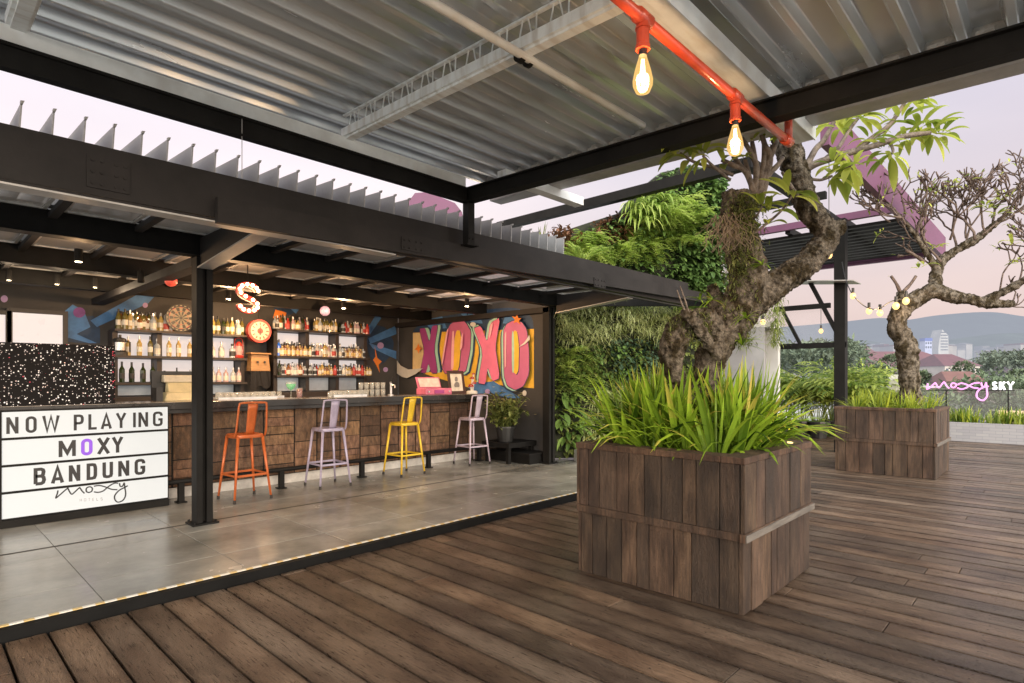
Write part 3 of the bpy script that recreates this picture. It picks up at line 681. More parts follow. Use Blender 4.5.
# unit glyphs: width 1 x height 2 (inset by half stroke s)
def glyph(c, s=.28):
    a = s/2; W = 1-a; T = 2-a; m = 1.0
    if c == 'I': return [([(.5,0),(.5,2)],0)], .3
    if c == 'N': return [([(a,0),(a,2)],0),([(1-a,0),(1-a,2)],0),([(a,2-.05),(1-a,.05)],0)], 1
    if c == 'O': return [(rr(a,a,W,T,.36),1)], 1
    if c == 'D': return [([(a,a),(a,T),(.55,T),(.75,T-.05),(W-.03,T-.25),(W,T-.5),(W,.5),(W-.03,a+.25),(.75,a+.05),(.55,a)],1)], 1
    if c == 'W': return [([(0.07,2),(.36,.12),(.68,1.9),(1.0,.12),(1.29,2)],0)], 1.36
    if c == 'M': return [([(a,0),(a,1.98)],0),([(1.3-a,0),(1.3-a,1.98)],0),([(a,1.9),(.65,.45),(1.3-a,1.9)],0)], 1.3
    if c == 'P': return [([(a,0),(a,T),(.6,T),(W-.08,T-.08),(W,T-.3),(W,1.2),(W-.08,.98),(.6,.9),(a,.9)],0)], .95
    if c == 'L': return [([(a,2),(a,a),(.88,a)],0)], .88
    if c == 'A': return [([(.08,0),(.52,1.92),(.96,0)],0),([(.22,.5),(.82,.5)],0)], 1.04
    if c == 'Y': return [([(.06,2),(.5,.95),(.94,2)],0),([(.5,.98),(.5,0)],0)], 1
    if c == 'X': return [([(.08,0),(.92,2)],0),([(.08,2),(.92,0)],0)], 1
    if c == 'U': return [([(a,2),(a,.45),(a+.06,.22),(.4,a),(.6,a),(W-.06,.22),(W,.45),(W,2)],0)], 1
    if c == 'G': return [([(W,1.42),(W,1.6),(W-.08,T-.07),(.62,T),(.38,T),(a+.08,T-.07),(a,1.6),(a,.4),(a+.08,a+.07),(.38,a),(.62,a),(W-.08,a+.07),(W,.4),(W,.92),(.55,.92)],0)], 1
    if c == 'B': return [([(a,a),(a,T),(.6,T),(W-.1,T-.1),(W-.04,1.55),(W-.1,1.15),(.6,1.04),(a,1.04)],0),([(.5,1.04),(.68,1.02),(W-.04,.85),(W,.55),(W-.08,.25),(.62,a),(a,a)],0)], 1
    if c == 'S': return [([(W-.02,1.5),(W-.08,T-.1),(.55,T),(.2,T-.12),(a,1.5),(.25,1.12),(.7,.88),(W,.52),(.8,.2),(.45,a),(.15,.22),(a-.02,.5)],0)], 1
    if c == 'K': return [([(a,0),(a,2)],0),([(.95,2),(.2,.85)],0),([(.45,1.2),(.95,0)],0)], 1
def put_word(word, xs, zc, h, m=ink, sw=.28, y=SY):
    for c, (xa, xb) in zip(word, xs):
        gl, wd = glyph(c); sx_ = (xb-xa)/wd; g = MB()
        for k, (pts, cl_) in enumerate(gl):
            ribbon(g, [(xa+p[0]*sx_, zc-h/2+p[1]*h/2) for p in pts], sw*(h/2)*.92, y, .004+.0006*k, bool(cl_))
        g.build('letter', violet if (word == 'MOXY' and c == 'O') else m, sg)
def zx(a): return P(a/5.256, 460, Y=SY).x
rh = (zT-zB)/4
put_word('NOWPLAYING', [(zx(a), zx(b)) for a, b in ((33,97),(135,192),(225,310),(388,437),(465,508),(532,585),(612,660),(683,697),(727,778),(803,855))], rows[1]+rh*.5, rh*.62, sw=.34)
put_word('MOXY', [(zx(a), zx(b)) for a, b in ((308,398),(427,485),(513,575),(592,643))], rows[2]+rh*.5, rh*.64, sw=.40)
put_word('BANDUNG', [(zx(a), zx(b)) for a, b in ((178,240),(272,332),(363,420),(457,508),(540,592),(622,678),(708,762))], rows[3]+rh*.5, rh*.64, sw=.40)
strokes = [[(95,150),(88,185),(70,240),(112,208),(205,128),(218,132),(238,170),(262,195),(290,175),(350,120),(362,122),(385,155),(415,185)],
 [(470,175),(438,162),(440,122),(478,105),(508,122),(502,158),(470,175)], [(528,99),(590,90),(660,105),(740,135),(810,140)], [(528,166),(580,172),(640,155),(700,105),(770,64),(820,62)],
 [(835,62),(845,98),(872,98),(893,55)], [(893,55),(900,110),(910,200),(880,265),(820,290),(782,262),(780,210),(830,150),(900,112),(935,92)]]
g = MB()
for kk, pth in enumerate(strokes):
    q = cat_curve([P(50+a/12.05, 478+b/12.05, Y=SY) for a, b in pth], 5); ribbon(g, [(v.x, v.z) for v in q], .012, SY, .004+.0007*kk)
g.build('script_logo', ink, sg)
g = MB(); tiny = mat('pale_ink', (.4,.4,.42), .6)
for i_, c in enumerate('HOTELS'):
    xx = 420+i_*22
    st = {'H':[[(0,0),(0,1)],[(.6,0),(.6,1)],[(0,.5),(.6,.5)]],'O':[[(0,0),(0,1),(.7,1),(.7,0),(0,0)]],'T':[[(.35,0),(.35,1)],[(0,1),(.7,1)]],'E':[[(.6,0),(0,0),(0,1),(.6,1)],[(0,.5),(.5,.5)]],'L':[[(0,1),(0,0),(.6,0)]],'S':[[(.6,1),(0,1),(0,.5),(.6,.5),(.6,0),(0,0)]]}[c]
    for k, pl in enumerate(st):
        base = P(xx/5.256, 400+533/5.256-i_*.22, Y=SY)
        ribbon(g, [(base.x+p[0]*.022, base.z+p[1]*.026) for p in pl], .0045, SY, .002+.0004*k)
g.build('small_lettering', tiny, sg)
# ================================================================== STOOLS
def paintm(n, c): return mat(n, c, .38, .1, .16, 14, streak=(5,(1,1,1),.28,.45,(.7,.66,.62)))
st_or = paintm('orange_paint', (.50,.12,.03)); st_lv = paintm('lavender_paint', (.38,.34,.46)); st_ye = paintm('yellow_paint', (.74,.50,.035)); st_pk = paintm('pale_mauve_paint', (.50,.42,.50))
rubber = mat('rubber', (.03,.025,.022), .8)
def make_stool():
    r = thing('bar_stool', 'x', 'bar stool', (0,0,0))
    sh = .765; top = .155; bot = .215
    g = MB(); n_ = 0
    # dished, rounded-square seat
    ring = rnd([(-.165,-.165),(.165,-.165),(.165,.165),(-.165,.165)], 2)
    for sc_, z in ((1.0,sh-.035),(1.03,sh-.005),(1.0,sh+.006),(.9,sh+.002),(.5,sh-.008),(.02,sh-.01)):
        for p in ring: g.v.append((p[0]*sc_, p[1]*sc_, z))
    k = len(ring)
    for i in range(5):
        for j in range(k): a = i*k+j; b = i*k+(j+1)%k; g.face((a,b,b+k,a+k))
    g.build('seat', st_or, r, smooth=True, local=True)
    for sx_, sy_ in ((-1,-1),(1,-1),(1,1),(-1,1)):
        g = MB(); a = Vector((sx_*top*.92,sy_*top*.92,sh-.02)); b = Vector((sx_*bot,sy_*bot,.012))
        g.tube([a,b],[.019,.0125],8); lg = g.build('leg', st_or, r, smooth=True, local=True)
        g = MB(); g.tube([b+Vector((0,0,.03)), b-Vector((0,0,.012))],[.016,.018],8); g.build('foot_cap', rubber, lg, local=True)
    fz = .30; q = bot-(bot-top*.92)*(fz/sh); 
    for a_, b_ in (((-q,-q),(q,-q)),((q,-q),(q,q)),((q,q),(-q,q)),((-q,q),(-q,-q))):
        g = MB(); g.bar((a_[0],a_[1],fz),(b_[0],b_[1],fz),.008,.024); g.build('footrest', st_or, r, local=True)
    g = MB(); yb = -.16
    pth = [(-.178,yb+.03,sh-.02),(-.176,yb-.01,sh+.06),(-.165,yb-.045,sh+.30),(-.158,yb-.052,sh+.35),(-.13,yb-.055,sh+.375),(.13,yb-.055,sh+.375),(.158,yb-.052,sh+.35),(.165,yb-.045,sh+.30),(.176,yb-.01,sh+.06),(.178,yb+.03,sh-.02)]
    g.tube(cat_curve(pth,4), .0115, 8); g.build('back_frame', st_or, r, smooth=True, local=True)
    g = MB()
    for i in range(7):
        t = i/6; z = sh+.002+t*.36; y = yb+.03-t*.085; hw = .048+.012*t
        for j in range(5): 
            s_ = (j-2)/2; g.v.append((hw*s_, y-.008*(1-s_*s_), z))
    for i in range(6):
        for j in range(4): a = i*5+j; g.face((a,a+1,a+6,a+5))
    o_ = g.build('back_splat', st_or, r, smooth=True, local=True); m_ = o_.modifiers.new('s','SOLIDIFY'); m_.thickness = .004
    return r
proto = make_stool()
for k, (x, y, rz, m_, lab) in enumerate(((2.81,7.05,3,st_or,'orange metal bar stool, the nearest to the black post'),(3.92,7.12,-2,st_lv,'lavender metal bar stool between the orange and the yellow ones'),
        (5.17,7.15,2,st_ye,'yellow metal bar stool with back, at the bar counter'),(6.58,7.2,-4,st_pk,'pale mauve metal bar stool at the far end of the bar by the flowers'))):
    o = proto if k == 0 else dup(proto)
    o.location = (x,y,.072); o.rotation_euler = (0,0,R_(rz)); o['label'] = lab; o['group'] = 'painted metal stools along the bar'
    for c in o.children:
        setmat(c, m_)
# ================================================================== BACK BAR SHELVES
random.seed(5)
SHY = 10.30
backlit = mat('backlit_panel', (.25,.24,.24), .4, emit=.62, ecol=(1,.88,.84), var=.08, scale=3)
steelback = mat('brushed_back', (.42,.45,.46), .35, .4, .3, 2, emit=.10, ecol=(.8,.9,1))
def sxp(px): return P(px, 360, Y=SHY).x
shelfm = mat('shelf_black', (.03,.022,.018), .5)
def unit(name, label, pxs, zs, zb):
    t = thing(name, label, 'shelf', ((sxp(pxs[0])+sxp(pxs[-1]))/2, SHY, .07))
    x0, x1 = sxp(pxs[0]), sxp(pxs[-1])
    for z in zs:
        g = MB(); g.box(x0-.03,x1+.03,SHY-.10,SHY+.30,z-.035,z); g.build('shelf_board', shelfm, t)
    for p in pxs:
        g = MB(); xx = sxp(p); g.box(xx-.035,xx+.035,SHY+.02,SHY+.31,zb,zs[0]-.036); g.build('upright', shelfm, t)
    for a, b in zip(pxs, pxs[1:]):
        xa, xb = sxp(a)+.05, sxp(b)-.05
        for i in range(len(zs)):
            hi = zs[i]-.036; lo = zs[i+1]+.001 if i+1 < len(zs) else zb
            g = MB(); g.box(xa,xb,SHY+.29,SHY+.305,lo+.01,hi-.01); g.build('back_panel', backlit if i < len(zs)-1 else steelback, t)
    g = MB(); g.box(x0-.03,x1+.03,SHY-.05,SHY+.30,zb-.25,zb-.005); g.build('lower_ledge', shelfm, t)
    return x0, x1
zsL = (2.235,1.84,1.43); zsR = (2.385,1.90,1.55)
unit('bottle_shelf', 'left backlit bottle shelf with wine rows, between the sequin screen and the red clock', (115.5,160,211,243), zsL, 1.22)
unit('bottle_shelf', 'right backlit bottle shelf crowded with spirits, between the clock and the blue rays', (276,308,338,366), zsR, 1.25)
g = MB(); g.box(-1,6.9,9.95,10.6,.07,.95); g.box(-1,6.95,9.93,10.6,.95,1.0); o = g.build('back_counter', shelfm); tag(o,'dark low work counter under the bottle shelves','counter')
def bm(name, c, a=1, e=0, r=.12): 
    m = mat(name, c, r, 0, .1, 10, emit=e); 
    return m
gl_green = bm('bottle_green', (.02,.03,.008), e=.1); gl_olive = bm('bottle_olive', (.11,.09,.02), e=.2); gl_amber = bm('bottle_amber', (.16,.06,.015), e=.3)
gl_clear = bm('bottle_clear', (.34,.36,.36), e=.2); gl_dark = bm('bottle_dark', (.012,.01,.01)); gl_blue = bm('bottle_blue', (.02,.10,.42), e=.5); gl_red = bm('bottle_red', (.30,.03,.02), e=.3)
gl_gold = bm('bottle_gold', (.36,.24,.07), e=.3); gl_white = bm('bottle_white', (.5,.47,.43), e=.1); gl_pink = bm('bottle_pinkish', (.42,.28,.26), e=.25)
lb_w = mat('label_white', (.68,.65,.58), .6); lb_b = mat('label_black', (.03,.03,.03), .5); lb_r = mat('label_red', (.45,.05,.04), .5); lb_y = mat('label_gold', (.6,.42,.15), .5); cap_b = mat('cap_black', (.02,.02,.02), .4); cap_s = mat('cap_silver', (.6,.6,.6), .3, .7)
def bot(shape, g_, l_, c_):
    g = MB()
    if shape == 'wine': pr = [(.001,0),(.037,.003),(.0375,.06),(.0385,.0605),(.0385,.14),(.0375,.1405),(.0375,.19),(.016,.235),(.014,.25),(.0145,.251),(.0145,.305),(.001,.306)]; mm = [0,0,1,1,1,0,0,0,2,2,2]
    elif shape == 'round': pr = [(.001,0),(.045,.003),(.046,.03),(.047,.0305),(.047,.12),(.046,.1205),(.043,.165),(.018,.20),(.015,.235),(.019,.236),(.019,.27),(.001,.271)]; mm = [0,0,1,1,1,0,0,0,2,2,2]
    else: pr = [(.001,0),(.05,.003),(.05,.03),(.051,.0305),(.051,.11),(.05,.1105),(.05,.145),(.017,.165),(.017,.20),(.023,.201),(.023,.235),(.001,.236)]; mm = [0,0,1,1,1,0,0,0,2,2,2]
    g.lathe(pr, n=10, mats=mm); return g.build('bottle', [g_,l_,c_], None, smooth=False)
KIND = {}
def kinds():
    K = {'dark wine':('wine',gl_green,lb_b,cap_b),'olive wine':('wine',gl_olive,lb_w,cap_b),'golden wine':('wine',gl_gold,lb_w,cap_s),'clear spirit':('round',gl_clear,lb_w,cap_s),
         'amber spirit':('round',gl_amber,lb_w,cap_b),'black spirit':('round',gl_dark,lb_w,cap_b),'squat clear':('squat',gl_clear,lb_b,cap_b),'squat amber':('squat',gl_amber,lb_y,cap_b),
         'blue glass':('wine',gl_blue,lb_w,cap_b),'white':('round',gl_white,lb_r,cap_s),'red':('round',gl_red,lb_r,cap_b),'pinkish':('round',gl_pink,lb_w,cap_s),'golden spirit':('squat',gl_gold,lb_w,cap_b)}
    for k, v in K.items():
        KIND[k] = [v, None]
kinds()
def put_bottle(kind, x, y, z, label, s=1.0, grp=None):
    v, o = KIND[kind]
    if o is None: o = bot(*v); KIND[kind][1] = o
    else: o = o.copy(); COL.objects.link(o)
    o.location = (x,y,z); o.rotation_euler = (0,0,random.uniform(0,6)); o.scale = (s,s,s*random.uniform(.95,1.05))
    tag(o, label, 'bottle', grp)
rowsB = [
 ('left shelf top row', 119, 156, zsL[0], ['olive wine','amber spirit','olive wine','dark wine','golden wine','clear spirit','olive wine','amber spirit','olive wine'], 1.0),
 ('top row by the dartboard', 161, 171, zsL[0], ['golden wine','white','amber spirit'], 1.0),
 ('top row by the clock', 213, 243, zsL[0], ['golden wine','olive wine','dark wine','olive wine','golden wine','clear spirit','olive wine'], 1.0),
 ('left shelf middle row', 129, 150, zsL[1], ['golden wine','golden wine','olive wine'], 1.0),
 ('row below the dartboard', 158, 190, zsL[1], ['clear spirit','golden wine','golden wine','golden wine'], 1.0),
 ('middle row below the S', 212, 232, zsL[1], ['clear spirit','clear spirit','squat clear'], 1.05),
 ('left shelf bottom row', 122, 153, zsL[2], ['dark wine','dark wine','dark wine','dark wine'], 1.06),
 ('bottom row by the post', 165, 190, zsL[2], ['squat clear','dark wine','clear spirit'], .8),
 ('bottom row below the S', 213, 240, zsL[2], ['clear spirit','pinkish','pinkish','clear spirit','pinkish'], .95),
 ('top row, right shelf left bay', 278, 308, zsR[0], ['squat clear','amber spirit','dark wine','white','red','dark wine','pinkish','golden spirit'], 1.0),
 ('top row, right shelf middle bay', 318, 336, zsR[0], ['golden wine','clear spirit','olive wine','golden spirit','olive wine'], 1.0),
 ('top row, right shelf right bay', 343, 367, zsR[0], ['squat clear','red','white','amber spirit','dark wine','pinkish'], 1.0),
 ('middle row, right shelf left bay', 280, 305, zsR[1], ['blue glass','golden spirit','squat amber','golden spirit','squat amber','golden spirit'], 1.1),
 ('middle row, right shelf middle bay', 310, 336, zsR[1], ['golden spirit','squat clear','clear spirit','white','clear spirit','pinkish','golden wine'], 1.05),
 ('middle row, right shelf right bay', 341, 364, zsR[1], ['clear spirit','squat clear','golden spirit','squat amber','golden spirit','squat amber'], 1.05),
 ('bottom row, right shelf left bay', 279, 305, zsR[2], ['dark wine','pinkish','squat clear','white','amber spirit','pinkish','clear spirit'], .95),
 ('bottom row, right shelf middle bay', 310, 337, zsR[2], ['squat clear','clear spirit','squat clear','red','golden spirit','golden wine','squat amber'], .92),
 ('bottom row, right shelf right bay', 341, 370, zsR[2], ['squat clear','clear spirit','golden spirit','golden spirit','squat amber','red','white'], .95)]
WORD = {'dark wine':'dark green wine bottle','olive wine':'olive green wine bottle','golden wine':'golden white-wine bottle','clear spirit':'clear glass spirit bottle','amber spirit':'amber spirit bottle','black spirit':'black spirit bottle',
 'squat clear':'squat clear bottle','squat amber':'squat amber bottle','blue glass':'tall cobalt blue bottle','white':'pale white bottle','red':'red bottle','pinkish':'pinkish bottle','golden spirit':'squat golden bottle'}
rowsB = [(d_, a, b, z, (ks+ks[::-1][:5]) if 'right shelf' in d_ or 'left shelf top' in d_ else ks, s*(.86 if 'right shelf' in d_ else .95)) for d_, a, b, z, ks, s in rowsB]
for desc, a, b, z, ks, s in rowsB:
    n = len(ks)
    for i, k in enumerate(ks):
        px_ = a+(b-a)*i/(max(1,n-1)) if n > 1 else a
        where = 'leftmost' if i == 0 else ('rightmost' if i == n-1 else ORD[i]+' from the left')
        put_bottle(k, sxp(px_), SHY+random.uniform(-.02,.05), z+.001, f"{WORD[k]}, {where} in the {desc}", s*1.02, 'bottles on the back bar shelves')
# second rank of bottles behind the crowded rows
for desc, a, b, z, ks, s in rowsB:
    if 'right shelf' in desc or 'top row' in desc:
        n = len(ks)
        for i in range(n-1):
            px_ = a+(b-a)*(i+.5)/(n-1); k = random.choice(['amber spirit','dark wine','squat clear','golden wine','clear spirit','clear spirit','golden spirit'] )
            put_bottle(k, sxp(px_), SHY+.17, z+.001, f"{WORD[k]}, {ORD[i]} in the rear rank, {desc}", s*1.0, 'bottles on the back bar shelves')
# lantern-like red flask
x = sxp(238); t = thing('lantern', 'small red lantern on the shelf under the marquee letter', 'lantern', (x,SHY,zsL[1]))
g = MB(); g.lathe([(.001,0),(.075,0),(.08,.03),(.06,.05),(.001,.05)],(x,SHY-.03,zsL[1]+.001),12); g.lathe([(.06,.21),(.045,.25),(.02,.28),(.001,.28)],(x,SHY-.03,zsL[1]),12)
for sx_ in (-.07,.07): g.tube([(x+sx_,SHY-.03,zsL[1]+.03),(x+sx_,SHY-.03,zsL[1]+.24)],.007,6)
g.tube(cat_curve([(x-.07,SHY-.03,zsL[1]+.22),(x-.05,SHY-.03,zsL[1]+.33),(x+.05,SHY-.03,zsL[1]+.33),(x+.07,SHY-.03,zsL[1]+.22)],3),.005,5); g.build('body', gl_red, t)
g = MB(); g.lathe([(.05,.05),(.062,.12),(.05,.21)],(x,SHY-.03,zsL[1]),12); g.build('glass', gl_pink, t)
# coffee grinder-ish black jug at left
x = sxp(120); t = thing('hot_water_urn', 'small black and silver urn at the left end of the middle shelf', 'urn', (x,SHY,zsL[1]))
g = MB(); g.lathe([(.001,.002),(.10,.002),(.10,.05),(.07,.07),(.07,.2),(.09,.21),(.08,.25),(.02,.27),(.02,.31),(.001,.31)],(x,SHY,zsL[1]),14); g.build('body', cap_b, t)
g = MB(); g.lathe([(.0725,.075),(.0725,.195)],(x,SHY,zsL[1]),14); g.build('band', cap_s, t)
g = MB(); g.tube([(x+.09,SHY,zsL[1]+.22),(x+.13,SHY,zsL[1]+.2),(x+.13,SHY,zsL[1]+.05)],.01,6); g.build('handle', cap_b, t)
# dartboard
dc = P(181,318,Y=SHY-.12); t = thing('dartboard', 'round black and cream dartboard hanging above the left bottle shelf', 'dartboard', dc)
g = MB(); g.disc(dc,.215,(0,1,0),.03,40); g.build('surround', cap_b, t)
cr_ = mat('dart_cream', (.30,.26,.19), .8); 
def ringseg(g, c, r0, r1, a0, a1, y):
    k = 3; n = g.pts([(c.x+r*math.cos(a0+(a1-a0)*i/k), y, c.z+r*math.sin(a0+(a1-a0)*i/k)) for r in (r0,r1) for i in range(k+1)])
    for i in range(k): g.face((n+i,n+i+1,n+k+2+i,n+k+1+i))
gc = MB(); gb = MB(); gr = MB()
for i in range(20):
    a0 = 2*math.pi*(i-.5)/20; a1 = a0+2*math.pi/20
    for r0, r1 in ((.02,.10),(.108,.165)):
        ringseg(gc if i % 2 else gb, dc, r0, r1, a0, a1, dc.y-.002)
    ringseg(gr if i % 2 else gc, dc, .10,.108,a0,a1,dc.y-.002); ringseg(gr if i % 2 else gc, dc, .165,.173,a0,a1,dc.y-.002)
    ringseg(gc, dc, .19, .205, a0+.08, a1-.08, dc.y-.002)
gc.build('cream_segments', cr_, t); gb.build('black_segments', cap_b, t); gr.build('score_rings', lb_r, t)
# marquee letter S
redsign = mat('marquee_red', (.45,.05,.04), .45); bulbm = mat('marquee_bulb', (1,.8,.55), .3, emit=12, ecol=(1,.62,.32), var=0)
sc_ = P(247,298,Y=6.9); t = thing('marquee_letter', 'glowing marquee letter S with warm bulbs hanging above the bar', 'marquee letter', sc_)
cur = [(.14,.11),(.10,.17),(0,.20),(-.10,.17),(-.135,.10),(-.08,.03),(.06,-.03),(.135,-.10),(.10,-.175),(0,-.20),(-.10,-.175),(-.14,-.11)]
q = cat_curve([(a*.76,b*.76,0) for a,b in cur],4); g = MB(); ribbon(g,[(sc_.x+v.x,sc_.z+v.y) for v in q],.062,sc_.y,.04); g.build('letter_face', redsign, t)
tot = len(q); 
for i in range(0, tot, 3):
    v = q[i]; g = MB(); g.sphere((sc_.x+v.x,sc_.y-.06,sc_.z+v.y),.021,8,6); g.build('bulb', bulbm, t)
g = MB(); g.tube([(sc_.x,sc_.y-.02,sc_.z+.18),(sc_.x,sc_.y-.02,2.83)],.006,6); g.build('hanger', steel, t)
plight('marquee_light', (sc_.x,sc_.y+.15,sc_.z), 40, (1,.58,.28), .2, t)
# clock
cc = P(260,331,Y=SHY-.2); t = thing('wall_clock', 'red rimmed round clock with glowing face between the bottle shelves', 'clock', cc)
g = MB(); g.tube([(cc.x,cc.y+.12,cc.z),(cc.x,cc.y,cc.z)],.20,36); g.build('rim', redsign, t, smooth=False)
g = MB(); g.disc((cc.x,cc.y-.002,cc.z),.16,(0,-1,0),.006,36); g.build('face', mat('clock_face',(.40,.33,.24),.5,emit=.22,ecol=(1,.75,.4),var=.05), t)
g = MB()
for i in range(12):
    a = i*math.pi/6; p = Vector((cc.x+.125*math.sin(a),cc.y-.0095,cc.z+.125*math.cos(a))); g.bar(p-Vector((math.sin(a),0,math.cos(a)))*.022, p+Vector((math.sin(a),0,math.cos(a)))*.022,.018,.003,(0,1,0))
g.disc((cc.x,cc.y-.009,cc.z),.05,(0,-1,0),.002,20)
g.build('numerals', redsign, t)
g = MB(); g.bar((cc.x,cc.y-.014,cc.z-.02),(cc.x+.01,cc.y-.014,cc.z+.10),.012,.003,(0,1,0)); g.bar((cc.x,cc.y-.018,cc.z),(cc.x-.004,cc.y-.018,cc.z-.07),.016,.003,(0,1,0)); g.build('hands', cap_b, t)
g = MB(); g.tube([(cc.x,cc.y+.06,cc.z+.22),(cc.x,cc.y+.06,2.9)],.008,6); g.build('hanger', steel, t)
# wooden tap box with black apron beneath the clock
bc = P(261,362,Y=SHY-.15); woodl = mat('light_wood', (.34,.19,.08), .5, var=.25, scale=5, stretch=(1,1,6))
t = thing('wooden_box', 'small honey-coloured wooden box on the wall beneath the red clock', 'box', bc)
g = MB(); g.hexa([(bc.x-.17,bc.y,bc.z-.16),(bc.x+.17,bc.y,bc.z-.16),(bc.x+.17,bc.y+.2,bc.z-.16),(bc.x-.17,bc.y+.2,bc.z-.16),(bc.x-.15,bc.y+.03,bc.z+.13),(bc.x+.15,bc.y+.03,bc.z+.13),(bc.x+.15,bc.y+.2,bc.z+.13),(bc.x-.15,bc.y+.2,bc.z+.13)]); g.build('body', woodl, t, bevel=.01)
g = MB(); g.box(bc.x-.18,bc.x+.18,bc.y-.02,bc.y+.2,bc.z+.132,bc.z+.16); g.build('lid', woodl, t, bevel=.006)
for kx in (-.06,.06):
    g = MB(); g.disc((bc.x+kx,bc.y-.0,bc.z),.018,(0,-1,0),.02,10); g.build('knob', cap_b, t)
g = MB(); nseg = 8
pts = []
for i in range(nseg+1):
    xx = bc.x-.17+.34*i/nseg; pts.append((xx, bc.y+.02+.015*math.sin(i*1.9), bc.z-.165))
base = g.pts(pts); b2 = g.pts([(p[0], p[1]-.02+.02*math.cos(j*2.3), bc.z-.44-.03*math.sin(j*1.3)) for j, p in enumerate(pts)])
for i in range(nseg): g.face((base+i,base+i+1,b2+i+1,b2+i))
o = g.build('black_cloth', mat('black_cloth',(.012,.012,.014),.9)); o.modifiers.new('s','SOLIDIFY').thickness = .01; tag(o,'black cloth hanging below the wooden box on the back wall','cloth')
# counter items -------------------------------------------------------
CT = 1.2245
# cash register, yellowish
rx = P(181,385,Y=8.02); t = thing('cash_register', 'yellow-lit vintage cash register on the bar beside the black post', 'cash register', (rx.x,8.02,CT))
ylm = mat('register_cream', (.45,.38,.22), .45, emit=.12, ecol=(1,.8,.4)); x = rx.x
g = MB(); g.hexa([(x-.24,7.80,CT),(x+.22,7.80,CT),(x+.22,8.05,CT),(x-.24,8.05,CT),(x-.20,7.86,CT+.10),(x+.2,7.86,CT+.10),(x+.2,8.05,CT+.10),(x-.2,8.05,CT+.10)]); g.build('drawer', ylm, t, bevel=.01)
g = MB(); g.hexa([(x-.17,7.90,CT+.101),(x+.17,7.90,CT+.101),(x+.17,8.05,CT+.101),(x-.17,8.05,CT+.101),(x-.16,8.0,CT+.22),(x+.16,8.0,CT+.22),(x+.16,8.06,CT+.22),(x-.16,8.06,CT+.22)]); g.build('keyboard', ylm, t, bevel=.006)
g = MB(); g.box(x-.2,x+.18,7.98,8.09,CT+.221,CT+.31); g.build('display', mat('register_top',(.5,.46,.36),.4), t, bevel=.01)
g = MB(); g.box(x-.32,x-.25,7.84,8.0,CT,CT+.16); g.box(x-.3,x+.24,8.1,8.14,CT,CT+.36); g.build('side_unit', cap_b, t)
def tumbler(x, y, z, lab, s=1, m=None, h=.1):
    g = MB(); g.lathe([(.001,.001),(.03*s,.001),(.036*s,h),(.033*s,h),(.028*s,.012),(.001,.012)],(0,0,0),12); o = g.build('glass_tumbler', m or tum, None, smooth=True); o.location = (x,y,z); return tag(o, lab, 'glass')
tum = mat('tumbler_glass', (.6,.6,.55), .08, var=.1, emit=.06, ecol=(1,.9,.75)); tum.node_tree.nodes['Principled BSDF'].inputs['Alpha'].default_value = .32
def rack(px, Y, wx, wy, nx, ny, lab, z=CT):
    c = P(px, 400, Y=Y); t = thing('glass_rack', lab, 'glass rack', (c.x,Y,z))
    g = MB(); g.box(c.x-wx/2,c.x+wx/2,Y-wy/2,Y+wy/2,z,z+.012); g.box(c.x-wx/2,c.x+wx/2,Y-wy/2-.006,Y-wy/2,z,z+.03); g.box(c.x-wx/2,c.x+wx/2,Y+wy/2,Y+wy/2+.006,z,z+.03); g.build('tray', cap_s, t)
    k = 0
    for i in range(nx):
        for j in range(ny):
            o = rackg.copy(); COL.objects.link(o); o.location = (c.x-wx/2+wx*(i+.5)/nx, Y-wy/2+wy*(j+.5)/ny, z+.0125)
            tag(o, f"upturned glass in the {lab.split(',')[0]}, {ORD[min(i,13)]} column, {['front','back','rear'][min(j,2)]} row", 'glass', 'small glasses in racks on the bar'); rg_made.append(o)
rg_made = []
g = MB(); g.lathe([(.036,0),(.032,.075),(.001,.078),(.001,.08),(.03,.078),(.034,.001)],n=10); rackg = g.build('upturned_glass', tum, None, smooth=True)
rack(246, 7.80, .75, .17, 9, 2, 'long rack of upturned glasses, left of the cocktails')
rack(268, 7.98, .40, .12, 5, 1, 'short rack of glasses, behind the long one')
rack(348, 7.75, .55, .15, 7, 2, 'rack of glasses, nearest the jars')
rackg.location = (P(330,400,Y=7.72).x, 7.72, CT); tag(rackg, 'lone upturned glass on the bar between the cocktails and the right rack', 'glass')
k = 0
for px_ in (361,366.5,372,377.5,383):
    for zz in (0,.105):
        p = P(px_, 390, Y=7.7+.02*(k % 3)); tumbler(p.x, 7.7+.02*(k % 3), CT+zz+.001, f"{'upper' if zz else 'lower'} tumbler in the {ORD[k//2]} stack from the left near the yellow stool", 1.05, None, .1)['group'] = 'stacked tumblers on the bar'
        k += 1
p = P(391,390,Y=7.8); t = thing('beer_tap', 'slim silver beer tap standing on the bar right of the stacked tumblers', 'tap', (p.x,7.8,CT))
g = MB(); g.lathe([(.001,0),(.05,0),(.05,.012),(.02,.02),(.02,.2),(.026,.21),(.001,.22)],(p.x,7.8,CT),12); g.tube([(p.x,7.8,CT+.17),(p.x,7.7,CT+.16),(p.x,7.69,CT+.12)],.01,8); g.build('column', cap_s, t)
g = MB(); g.tube([(p.x,7.77,CT+.2),(p.x,7.74,CT+.29)],[.01,.016],8); g.build('handle', cap_b, t)
